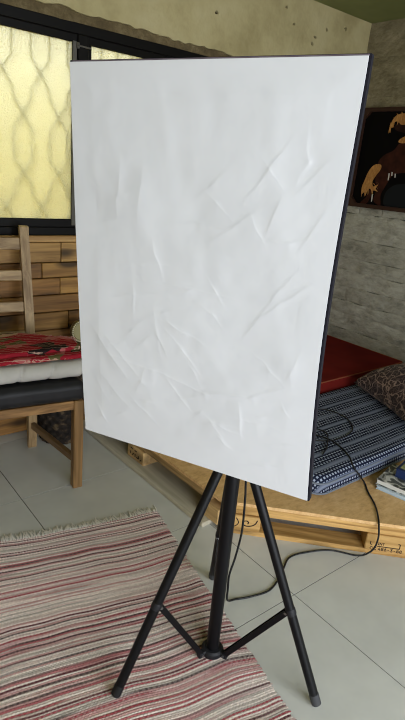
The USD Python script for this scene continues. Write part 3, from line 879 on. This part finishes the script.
v[:, 0] *= 1 - 0.10 * np.clip((v[:, 1] + 0.2) / 0.42, 0, 1)
v[:, 2] += 0.006 * (meshkit.fbm(v * 9, 3, 6) - 0.5)
seat.vertices = v + np.array([-WD / 2, 0.185, 0.497])
part(CH, 'seat', seat, MATS['leatherette'], smooth=True, label='black leatherette seat pad')


# seat cushion, tied through with tufts
cu = thing('seat_cushion', 'off-white tufted seat cushion on the black chair seat', 'cushion', (0.868, 2.250, 0.588), -8)
cm = soft_box(0.415, 0.42, 0.074, 0.036, 0.010)
v = np.array(cm.vertices)
e = 1 - 0.0
for tx in (-0.075, 0.055, 0.2):
    d = np.exp(-np.abs(v[:, 0] - tx - 0.35 * v[:, 2]) / 0.007) * np.clip((-v[:, 1] - 0.12) / 0.08, 0, 1)
    v[:, 1] += d * 0.013
    v[:, 2] -= v[:, 2] / 0.037 * d * 0.005
v[:, 2] *= 1 + 0.3 * (meshkit.fbm(np.c_[v[:, :2] * 8, v[:, 2] * 0], 3, 4) - 0.5)
v[:, 2] -= 0.002
lowest = v[:, 2].min()
cm.vertices = v + np.array([0, 0, -0.0395 - lowest])
part(cu, 'cover', cm, MATS['cushion_cloth'], smooth=True)

# folded kilim on the cushion
kt = thing('folded_kilim', 'red folded kilim with black, cream and olive motifs and a fringe, on the seat cushion', 'rug', (0.866, 2.272, 0.0), -8)
kz = 0.630
for n, (lx, ly, h, ox, oy, rot) in enumerate(((0.44, 0.40, 0.022, 0.0, 0.0, 0), (0.41, 0.36, 0.022, -0.008, 0.018, 4))):
    km = soft_box(lx, ly, h, h / 2.05, 0.010)
    v = np.array(km.vertices)
    v[:, 1] = np.where(v[:, 1] > -0.1, -0.1 + (v[:, 1] + 0.1) * (0.62 - 0.42 * np.clip((v[:, 0] + 0.02) / 0.2, 0, 1)), v[:, 1])
    v[:, 2] += 0.016 * (meshkit.fbm(np.c_[v[:, 0] * 7, v[:, 1] * 7, v[:, 0] * 0], 3, 31 + n * 0) - 0.45)
    droop = np.clip((-v[:, 1] - ly / 2 + 0.05) / 0.05, 0, 1)
    v[:, 2] -= 0.003 * droop ** 2
    c, s = math.cos(math.radians(rot)), math.sin(math.radians(rot))
    v = np.c_[v[:, 0] * c - v[:, 1] * s, v[:, 0] * s + v[:, 1] * c, v[:, 2]]
    km.vertices = v + np.array([ox, oy, kz + 0.014 + n * 0.021])
    part(kt, 'fold', km, MATS['kilim_weave'], smooth=True)
fr = []
for k in range(60):
    t = k / 59
    a = np.array([-0.06 + 0.25 * t, 0.075 - 0.115 * t, kz + 0.044])
    b = a + np.array([0.030 + random.uniform(-0.012, 0.02), 0.035 - 0.02 * t + random.uniform(-0.02, 0.01), -0.020 + random.uniform(-0.006, 0.01)])
    fr.append(tube([a, (a + b) / 2 + [0, 0, 0.012], b], 0.0021, 5))
for k in range(44):
    t = k / 43
    a = np.array([-0.208, -0.17 + 0.22 * t, kz + 0.040])
    b = a + np.array([-0.030 + random.uniform(-0.01, 0.012), random.uniform(-0.015, 0.015), -0.02])
    fr.append(tube([a, (a + b) / 2 + [0, 0, 0.006], b], 0.0021, 5))
part(kt, 'fringe', fr, MATS['fringe_red'], smooth=True, kind='stuff', label='pale pink loose fringe')

# ------------------------------------------------------------------ basket and table clock behind the chair
bk = thing('woven_basket', 'dark woven basket on the floor behind the chair legs', 'basket', (1.150, 2.528, 0))
th_, zz_ = np.meshgrid(np.linspace(0, 2 * np.pi, 145)[:-1], np.linspace(0.004, 0.45, 60))
rad = 0.105 + 0.028 * np.sin(np.clip(zz_ / 0.45, 0, 1) * np.pi * 0.8) + 0.006 * np.sin(th_ * 18 + np.pi * np.floor(zz_ / 0.03)) * np.abs(np.sin(zz_ / 0.03 * np.pi))
bv = np.stack([rad * np.cos(th_), rad * np.sin(th_), zz_], -1).reshape(-1, 3)
bf = []
for i in range(59):
    for j in range(144):
        a, b = i * 144 + j, i * 144 + (j + 1) % 144
        bf += [(a, b, b + 144), (a, b + 144, a + 144)]
bv = np.vstack([bv, [0, 0, 0.004], [0, 0, 0.45]])
for j in range(144):
    bf += [(len(bv) - 2, (j + 1) % 144, j), (len(bv) - 1, 59 * 144 + j, 59 * 144 + (j + 1) % 144)]
part(bk, 'body', trimesh.Trimesh(bv, bf, process=False), MATS['basket_weave'], smooth=30)
part(bk, 'rim', trimesh.creation.torus(0.108, 0.010).apply_translation((0, 0, 0.449)), MATS['basket_weave'], smooth=True)
ck = thing('table_clock', 'round brass table clock with a beaded rim on the basket beside the chair back', 'clock', (1.238, 2.520, 0.4595))
part(ck, 'base', lathe([(0, 0), (0.060, 0), (0.060, 0.012), (0.045, 0.022), (0.040, 0.050), (0.064, 0.060), (0.068, 0.070), (0.060, 0.076), (0, 0.076)], 40), MATS['brass'], smooth=30)
part(ck, 'base_beads', [trimesh.creation.icosphere(1, 0.0045).apply_translation((0.044 * math.cos(a), 0.044 * math.sin(a), 0.036)) for a in np.arange(24) * 2 * np.pi / 24], MATS['bead'], smooth=True, kind='stuff')
dz = trimesh.transformations.rotation_matrix(math.radians(90), (1, 0, 0))
cl = trimesh.creation.revolve(np.array([(0, -0.012), (0.060, -0.012), (0.064, 0.0), (0.060, 0.010), (0.050, 0.012), (0, 0.012)]), sections=48)
cl.apply_transform(dz)
cl.apply_translation((0.026, 0, 0.140))
cl.fix_normals()
part(ck, 'case', cl, MATS['brass'], smooth=30)
fc = trimesh.creation.cylinder(0.049, 0.002, sections=40)
fc.apply_transform(dz)
fc.apply_translation((0.026, -0.0125, 0.140))
part(ck, 'face', fc, MATS['clock_face'], label='pale clock face')
part(ck, 'beaded_rim', [trimesh.creation.icosphere(1, 0.0046).apply_translation((0.026 + 0.0555 * math.cos(a), -0.013, 0.140 + 0.0555 * math.sin(a))) for a in np.arange(34) * 2 * np.pi / 34], MATS['bead'], smooth=True, kind='stuff', label='pearly bead ring')

# ------------------------------------------------------------------ framed horse picture on the right wall
pc = thing('framed_picture', 'dark framed picture of a brown horse with blond mane and tail, on the right wall', 'picture', loc=None)
PY0, PY1, PZ0, PZ1, PX = 1.62, 2.576, 1.304, 1.957, XR - 0.034
part(pc, 'backing', bevel_box(PX + 0.006, PX + 0.022, PY0 + 0.01, PY1 - 0.01, PZ0 + 0.01, PZ1 - 0.01, 0.001), MATS['picture_black'])
fo = shapely.box(PY0, PZ0, PY1, PZ1)
iy0, iy1, iz0, iz1, ch = PY0 + 0.026, PY1 - 0.026, PZ0 + 0.026, PZ1 - 0.026, 0.045
fi = Polygon([(iy0 + ch, iz0), (iy1 - ch, iz0), (iy1, iz0 + ch), (iy1, iz1 - ch), (iy1 - ch, iz1), (iy0 + ch, iz1), (iy0, iz1 - ch), (iy0, iz0 + ch)])
part(pc, 'frame', planar(fo.difference(fi), (PX + 0.004, 0, 0), (0, 1, 0), (0, 0, 1), (-1, 0, 0), 0.020), MATS['frame_wood_dark'])


def paint(name, pts, m, layer, label=None, smoothed=True):
    p = Polygon(smooth_path(pts + pts[:1], 5)[:-1] if smoothed else pts).buffer(0)
    part(pc, name, planar(p, (PX + 0.006 - layer * 0.0006, 0, 0), (0, 1, 0), (0, 0, 1), (-1, 0, 0), 0.0006), m, label=label)


paint('painted_water', [(2.0, 1.50), (2.153, 1.486), (2.232, 1.469), (2.284, 1.418), (2.278, 1.335), (2.157, 1.332), (1.9, 1.332), (1.8, 1.40), (1.85, 1.48)], MATS['picture_slate'], 0.0, 'slate grey pool')
paint('painted_horse_body', [(2.214, 1.744), (2.252, 1.732), (2.284, 1.691), (2.347, 1.661), (2.387, 1.613), (2.38, 1.56), (2.385, 1.493), (2.36, 1.44), (2.37, 1.36), (2.308, 1.331), (2.320, 1.40), (2.299, 1.452), (2.259, 1.526), (2.207, 1.55), (2.12, 1.56), (2.03, 1.60),
                             (1.99, 1.68), (1.94, 1.80), (1.90, 1.86), (1.95, 1.90), (2.04, 1.91), (2.10, 1.86), (2.16, 1.80)], MATS['horse_brown'], 1, 'brown rearing body')
paint('painted_neck', [(2.32, 1.84), (2.28, 1.86), (2.22, 1.87), (2.16, 1.84), (2.16, 1.78), (2.23, 1.80), (2.29, 1.815)], MATS['horse_dark'], 2)
paint('painted_hind_leg', [(2.405, 1.45), (2.430, 1.40), (2.436, 1.375), (2.475, 1.334), (2.425, 1.332), (2.400, 1.375), (2.380, 1.43)], MATS['horse_brown'], 2)
paint('painted_foreleg', [(2.08, 1.60), (2.12, 1.55), (2.10, 1.47), (2.13, 1.44), (2.11, 1.42), (2.07, 1.46), (2.05, 1.54)], MATS['horse_brown'], 2)
paint('painted_tail', [(2.399, 1.600), (2.361, 1.596), (2.356, 1.567), (2.388, 1.518), (2.404, 1.480), (2.388, 1.452), (2.352, 1.468), (2.368, 1.440), (2.346, 1.420), (2.384, 1.425), (2.388, 1.400), (2.408, 1.432), (2.428, 1.428), (2.444, 1.384), (2.452, 1.412), (2.479, 1.392), (2.484, 1.438), (2.471, 1.488), (2.453, 1.544), (2.43, 1.58)], MATS['horse_blond'], 3, 'blond tail')
paint('painted_mane', [(2.20, 1.925), (2.256, 1.919), (2.302, 1.912), (2.33, 1.887), (2.343, 1.850), (2.346, 1.815), (2.335, 1.80), (2.334, 1.83), (2.318, 1.835), (2.314, 1.865), (2.290, 1.870), (2.259, 1.850), (2.20, 1.86), (2.15, 1.90)], MATS['horse_blond'], 3, 'blond mane')
paint('painted_mane', [(2.16, 1.80), (2.222, 1.777), (2.252, 1.760), (2.256, 1.742), (2.213, 1.738), (2.17, 1.76)], MATS['horse_blond'], 3, 'blond mane')
for k, (yy, zz, dy, dz) in enumerate(((2.472, 1.43, 0.004, -0.055), (2.455, 1.44, -0.004, -0.06), (2.430, 1.45, -0.008, -0.058), (2.405, 1.455, -0.022, -0.050), (2.392, 1.47, -0.040, -0.030), (2.39, 1.485, -0.042, -0.010))):
    paint('painted_tail_strand', [(yy - 0.006, zz), (yy + 0.007, zz + 0.004), (yy + dy + 0.001, zz + dz), (yy + dy - 0.001, zz + dz)], MATS['horse_blond'], 4, smoothed=False)
for k, (yy, zz, dy, dz) in enumerate(((2.338, 1.86, 0.010, -0.018), (2.342, 1.835, 0.006, -0.04), (2.30, 1.905, 0.012, 0.018), (2.322, 1.89, 0.018, 0.010), (2.27, 1.915, 0.006, 0.016), (2.29, 1.868, 0.004, -0.022))):
    paint('painted_mane_strand', [(yy - 0.007, zz), (yy + 0.006, zz + 0.004), (yy + dy, zz + dz)], MATS['horse_blond'], 4, smoothed=False)
for yy, z0, z1 in ((2.283, 1.545, 1.50), (2.262, 1.555, 1.53), (2.385, 1.40, 1.35), (2.235, 1.545, 1.52)):
    paint('painted_highlight', [(yy - 0.005, z0), (yy + 0.005, z0), (yy + 0.002, z1), (yy - 0.006, z1)], MATS['cushion_cloth'], 3, smoothed=False)

# ------------------------------------------------------------------ light stand
T0 = np.array([0.946, 0.947])
feet = [T0 + (np.array(p) - T0) * 1.035 for p in ((0.629, 0.982), (1.084, 0.646), (1.155, 1.200))]
ls = thing('light_stand', 'black three-legged light stand carrying the softbox, one foot on the rug', 'tripod stand', loc=None)
BM = MATS['black_metal']
col = lambda r, z0, z1: lathe([(0, z0), (r * 0.92, z0), (r, z0 + 0.003), (r, z1 - 0.003), (r * 0.92, z1), (0, z1)], 28, (*T0, 0))
part(ls, 'column', col(0.0200, 0.030, 0.78), BM, smooth=30)
part(ls, 'inner_column', col(0.015, 0.78, 1.20), BM, smooth=30)
part(ls, 'collar', lathe([(0, 0.70), (0.030, 0.70), (0.034, 0.706), (0.034, 0.745), (0.030, 0.752), (0.024, 0.760), (0.024, 0.800), (0.0205, 0.805), (0, 0.805)], 28, (*T0, 0)), MATS['grey_plastic'], smooth=30)
part(ls, 'hub', [lathe([(0.0, 0.011), (0.030, 0.011), (0.035, 0.015), (0.035, 0.029), (0.029, 0.035), (0.0, 0.035)], 28, (*T0, 0))], MATS['grey_plastic'], smooth=30)
part(ls, 'knob', tube([(*(T0 + (0.014, -0.005)), 0.785), (*(T0 + (0.065, -0.02)), 0.785)], [0.012, 0.016], 14), MATS['grey_plastic'], smooth=40)
for p in feet:
    d = (p - T0) / np.linalg.norm(p - T0)
    rr = np.linalg.norm(p - T0)
    zb = 0.011 if p is not feet[0] else 0.018
    foot = np.array([*p, zb])
    top_ = np.array([*(T0 + d * 0.034), 0.728])
    ax = (top_ - foot) / np.linalg.norm(top_ - foot)
    lg = part(ls, 'leg', tube([foot + ax * 0.03, foot + ax * 0.035, top_ - ax * 0.003, top_], [0.0125, 0.0138, 0.0138, 0.0125], 18), BM, smooth=40)
    part(lg, 'rubber_foot', tube([foot - ax * 0.004, foot, foot + ax * 0.030, foot + ax * 0.034], [0.010, 0.0146, 0.0146, 0.013], 18), MATS['black_rubber' if p is feet[0] else 'foot_rubber'], smooth=40, label='dark rubber foot')
    # brace: two thin flat bars from the hub to a clamp on the leg
    tt = 0.295 / 0.728
    J = foot + (top_ - foot) * ((0.29 - foot[2]) / (top_[2] - foot[2]))
    Jin = J - np.array([*d, 0]) * 0.012 + np.array([0, 0, -0.008])
    hubp = np.array([*(T0 + d * 0.042), 0.024])
    s = np.array([-d[1], d[0], 0])
    part(ls, 'brace', [frame_box(hubp + s * 0.007 * q, Jin + s * 0.007 * q, 0.004, 0.017, 0.0008, s) for q in (-1, 1)] + [frame_box(hubp, Jin, 0.010, 0.005, 0.001, s)], BM)
    clamp = part(ls, 'leg_clamp', [tube([J - ax * 0.010, J - ax * 0.008, J + ax * 0.008, J + ax * 0.010], [0.0140, 0.0152, 0.0152, 0.0140], 16), frame_box(J, Jin, 0.016, 0.014, 0.002, s)], MATS['grey_plastic'], smooth=40)
    part(clamp, 'rivet', tube([Jin - s * 0.011, Jin + s * 0.011], 0.0042, 10), MATS['steel'], smooth=40, label='steel rivet')
    part(ls, 'hub_ear', frame_box(np.array([*(T0 + d * 0.028), 0.024]), np.array([*(T0 + d * 0.054), 0.023]), 0.020, 0.020, 0.003, s), MATS['grey_plastic'])
    part(ls, 'hub_rivet', tube([hubp - s * 0.012, hubp + s * 0.012], 0.004, 10), MATS['steel'], smooth=40, label='steel rivet')
part(ls, 'stand_head', [col(0.018, 1.16, 1.232), tube([(*T0, 1.19), (*(T0 + (-0.03, 0.03)), 1.19)], 0.008, 10)], MATS['grey_plastic'], smooth=40)

# ------------------------------------------------------------------ softbox
SB_C = np.array([0.6113543, 0.7762610, 1.2444864])
SB_R = np.array([0.41834291, -0.90813215, 0.01688827])
SB_U = np.array([-0.0671452, -0.012378, 0.99766643])
SB_N = np.array([0.90580391, 0.41850065, 0.06615496])     # pointing away from the viewer
HW, HH = 0.2625, 0.372439
sb = thing('softbox', 'large rectangular softbox with a creased white front cloth and black rim, on the light stand', 'softbox', loc=None)


def sbp(a, b, n):
    a, b, n = np.broadcast_arrays(np.asarray(a, float), np.asarray(b, float), np.asarray(n, float))
    return SB_C + a[..., None] * SB_R + b[..., None] * SB_U + n[..., None] * SB_N


def bow(a, b):
    """The stretched cloth pulls the long sides out of true."""
    t = np.clip((HH - b) / (2 * HH), 0, 1) ** 1.2
    return a - np.sin(np.pi * t) * np.where(a > 0, 0.0125, 0.0035) * np.abs(a) / HW


def outline_box(a0, b0, a1, b1, n=24):
    bs = np.linspace(b0, b1, n)
    left, right = np.full(n, a0), np.full(n, a1)
    return Polygon(list(zip(bow(right, bs), bs)) + list(zip(bow(left, bs), bs))[::-1])


CREASES = [[(-0.446, -0.01), (-0.051, -0.008), (0.418, -0.024)], [(-0.328, 0.211), (-0.25, 0.037)], [(-0.481, -0.024), (-0.482, -0.21)], [(-0.306, -0.154), (-0.248, -0.393)], [(-0.184, -0.193), (-0.022, -0.258)], [(-0.204, -0.386), (-0.304, -0.242)], [(-0.767, -0.34), (-0.372, -0.597)], [(-0.714, -0.464), (-0.318, -0.491), (0.146, -0.552), (0.534, -0.504), (0.814, -0.399)], [(-0.192, -0.518), (0.017, -0.671)], [(-0.524, -0.687), (-0.257, -0.826)], [(-0.838, -0.577), (-0.487, -0.795)], [(0.541, -0.088), (0.963, 0.153)], [(0.539, -0.068), (0.754, 0.145)], [(0.423, -0.205), (0.54, -0.078)], [(0.259, -0.708), (0.45, -0.74)], [(0.265, -0.779), (0.386, -0.833)], [(0.781, -0.373), (0.868, -0.22)], [(0.432, -0.568), (0.467, -0.742)], [(0.372, 0.444), (0.635, 0.695)], [(0.719, 0.731), (0.751, 0.618), (0.698, 0.532)], [(0.705, 0.484), (0.958, 0.689)], [(0.508, 0.279), (0.602, 0.458)], [(0.407, 0.377), (0.524, 0.254)], [(0.12, 0.238), (0.49, 0.417)], [(0.774, 0.258), (0.987, 0.547)], [(-0.6, 0.574), (-0.624, 0.312)], [(-0.412, 0.536), (-0.462, 0.274)], [(-0.911, -0.283), (-0.552, -0.579)]]
SOFT = {25, 26, 27, 6, 10}
rc = random.Random(12)
for _ in range(34):
    ca, cb_ = rc.uniform(-0.85, 0.85), rc.choice([rc.uniform(-0.9, 0.1), rc.uniform(-0.9, 0.6)])
    an, ln_ = math.radians(rc.choice([rc.gauss(48, 14), rc.gauss(-55, 14), rc.gauss(8, 10)])), rc.uniform(0.06, 0.20)
    da, db = math.cos(an) * ln_ / 0.7, math.sin(an) * ln_ * 0.75
    CREASES.append([(ca - da, cb_ - db), (ca, cb_ + rc.uniform(-0.015, 0.015)), (ca + da, cb_ + db)])
na, nb_ = 300, 430
A, B = np.meshgrid(np.linspace(-HW, HW, na), np.linspace(HH, -HH, nb_))
h = np.zeros_like(A)
P2 = np.stack([A, B], -1)
for ci, line in enumerate(CREASES):
    pts = np.array(line) * (HW, HH)
    L = sum(np.linalg.norm(pts[k + 1] - pts[k]) for k in range(len(pts) - 1))
    run = 0.0
    for k in range(len(pts) - 1):
        a, b = pts[k], pts[k + 1]
        t = b - a
        ln = np.linalg.norm(t)
        t = t / ln
        nrm = np.array([-t[1], t[0]])
        q = P2 - a
        s = q @ t
        wav = 0.005 * (meshkit.noise(np.stack([s * 40 + ci * 7, s * 0, s * 0], -1), ci) - 0.5)
        d = q @ nrm + wav
        along = np.clip((s + run) / L, 0, 1)
        fade = np.sin(np.pi * np.clip(along * 0.86 + 0.07, 0, 1)) ** 0.7
        over = np.maximum(np.maximum(-s, s - ln), 0)
        end = np.exp(-(over / 0.008) ** 2)
        w1_, w2_ = (0.016, 0.020) if ci in SOFT else (0.0035, 0.013)
        am = (0.0012 if ci in SOFT else 0.0006 if ci < 28 else 0.00038) * (0.8 + 0.5 * ((ci * 37) % 10) / 10)
        prof = np.where(d > 0, np.exp(-(d / w1_) ** 1.3 if False else -np.abs(d) / w1_), np.exp(-np.abs(d) / w2_))
        h += am * prof * fade * end
        run += ln
P3 = np.stack([A * 1.0, B * 1.0, A * 0], -1)
edge_d = np.minimum(HW - np.abs(A), HH - np.abs(B))
h += 0.004 * (meshkit.fbm(P3 * 9, 3, 17) - 0.5) * np.clip(edge_d / 0.05, 0, 1)
# vertical ripples in the upper part, small random crumples below
h += 0.0011 * (meshkit.noise(np.stack([A * 34 + B * 5, B * 4, A * 0], -1), 23) - 0.5) * np.clip((B + 0.12) / 0.25, 0, 1)
cr = np.abs(meshkit.fbm(P3 * 17 + 3, 2, 41) - 0.5)
h += 0.0001 * np.exp(-cr / 0.03) * np.clip((0.16 - B) / 0.2, 0, 1) * meshkit.noise(P3 * 7, 2)
h -= np.median(h)
h *= np.clip(edge_d / 0.05, 0, 1) ** 1.5
front = sbp(bow(A, B), B, -h - 0.001)
part(sb, 'front_cloth', slab_grid(nb_, na, front.reshape(-1, 3), SB_N * 0.002), MATS['diffuser_cloth'], smooth=30, label='creased white diffuser cloth')
ro = outline_box(-HW - 0.002, -HH - 0.002, HW + 0.002, HH + 0.002).buffer(0.0015)
ri = outline_box(-HW + 0.006, -HH + 0.006, HW - 0.006, HH - 0.006)
part(sb, 'rim', planar(ro.difference(ri), sbp(0, 0, 0.0045), SB_R, SB_U, SB_N, 0.013), MATS['black_nylon'])
part(sb, 'top_tape', planar(shapely.box(-HW + 0.003, HH + 0.0005, HW, HH + 0.0026), sbp(0, 0, 0.003), SB_R, SB_U, SB_N, 0.014), MATS['top_tape'], label='faded mauve edge tape')
# black pyramid at the back: four panels to a square mouth
D0, D1, MO = 0.0180, 0.285, 0.060
fc = [(-1, -1), (1, -1), (1, 1), (-1, 1)]
for k in range(4):
    (a0, b0), (a1, b1) = fc[k], fc[(k + 1) % 4]
    n = 14
    tt, ss = np.meshgrid(np.linspace(0, 1, n), np.linspace(0, 1, n))
    fa = (a0 + (a1 - a0) * ss)
    fb = (b0 + (b1 - b0) * ss)
    sag = 0.018 * np.sin(np.pi * tt) * (1 - (2 * ss - 1) ** 2)
    aa = fa * (HW * (1 - tt) + MO * tt) - (sag * (a0 if a0 == a1 else 0))
    bb = fb * (HH * (1 - tt) + MO * tt) - (sag * (b0 if b0 == b1 else 0))
    pp3 = sbp(bow(aa, bb) * (1 - tt) + aa * tt, bb, D0 + (D1 - D0) * tt).reshape(-1, 3)
    inward = -np.array([a0 if a0 == a1 else 0, b0 if b0 == b1 else 0], float)
    part(sb, 'back_panel', slab_grid(n, n, pp3, (inward[0] * SB_R + inward[1] * SB_U) * 0.002), MATS['black_nylon'], smooth=30)
part(sb, 'lamp_holder', tube([sbp(0, 0, q) for q in (D1 - 0.01, D1, D1 + 0.05, D1 + 0.075, D1 + 0.08)], [0.05, 0.058, 0.046, 0.034, 0.026], 24), MATS['grey_plastic'], smooth=30)
part(sb, 'bracket', frame_box(sbp(0, -0.02, D1 + 0.05), np.array([T0[0], T0[1], 1.226]), 0.022, 0.016, 0.003, (0, 0, 1)), MATS['grey_plastic'])

# ------------------------------------------------------------------ cables
cb = thing('power_cable', 'long black power cable running from the mattress over the platform edge to the light stand', 'cable', loc=None)
zc = MZ1 + 0.007
mid = [(1.90, 1.64, zc), (2.02, 1.50, zc), (2.05, 1.40, zc), (2.005, 1.275, zc), (1.955, 1.205, MZ1 - 0.006), (1.975, 1.182, 0.22), (2.018, 1.168, ZT + 0.006), (1.972, 1.119, ZT + 0.0055), (1.911, 1.039, ZT + 0.0055), (1.838, 0.972, ZT + 0.006), (1.806, 0.944, 0.150), (1.804, 0.936, 0.11), (1.800, 0.938, 0.065), (1.785, 0.950, 0.032),
       (1.755, 0.982, 0.008), (1.687, 1.066, 0.006), (1.60, 1.110, 0.005), (1.508, 1.130, 0.005), (1.43, 1.095, 0.005), (1.36, 1.060, 0.005), (1.295, 1.043, 0.005), (1.217, 1.058, 0.006), (1.165, 1.078, 0.006), (1.118, 1.073, 0.03), (1.101, 1.062, 0.10), (1.098, 1.06, 0.16), (1.116, 1.06, 0.226), (1.131, 1.06, 0.324), (1.126, 1.06, 0.45), (1.117, 1.06, 0.55), (1.09, 1.04, 0.80), (1.04, 1.00, 1.05), (1.00, 0.985, 1.20), (0.965, 0.967, 1.262)]
part(cb, 'cord', tube(smooth_path(mid, 10), 0.0038, 8), MATS['cable_black'], smooth=True)
lc = thing('coiled_cable', 'tangled thin black cord with a plug lying in loops on the striped mattress', 'cable', loc=None)
loop = [(1.95, 1.47, zc), (2.10, 1.66, zc + 0.004), (2.30, 1.69, zc), (2.345, 1.56, zc), (2.25, 1.435, zc), (2.09, 1.405, zc), (1.98, 1.44, zc + 0.004), (1.90, 1.52, zc + 0.006), (1.95, 1.60, zc + 0.010), (2.05, 1.55, zc + 0.008), (2.08, 1.47, zc + 0.008), (1.98, 1.38, zc + 0.004), (1.90, 1.34, zc)]
part(lc, 'cord', tube(smooth_path(loop, 10), 0.0031, 8), MATS['cable_black'], smooth=True)
pl = soft_box(0.06, 0.034, 0.026, 0.009, 0.006)
pl.apply_transform(trimesh.transformations.rotation_matrix(0.6, (0, 0, 1)))
pl.apply_translation((1.955, 1.475, MZ1 + 0.020))
plp = part(lc, 'plug', pl, MATS['grey_plastic'], smooth=True)
part(plp, 'prong', [tube([(1.978, 1.497, MZ1 + 0.020), (2.0, 1.512, MZ1 + 0.020)], 0.0024, 8), tube([(1.986, 1.485, MZ1 + 0.020), (2.008, 1.500, MZ1 + 0.020)], 0.0024, 8)], MATS['steel'], smooth=True)
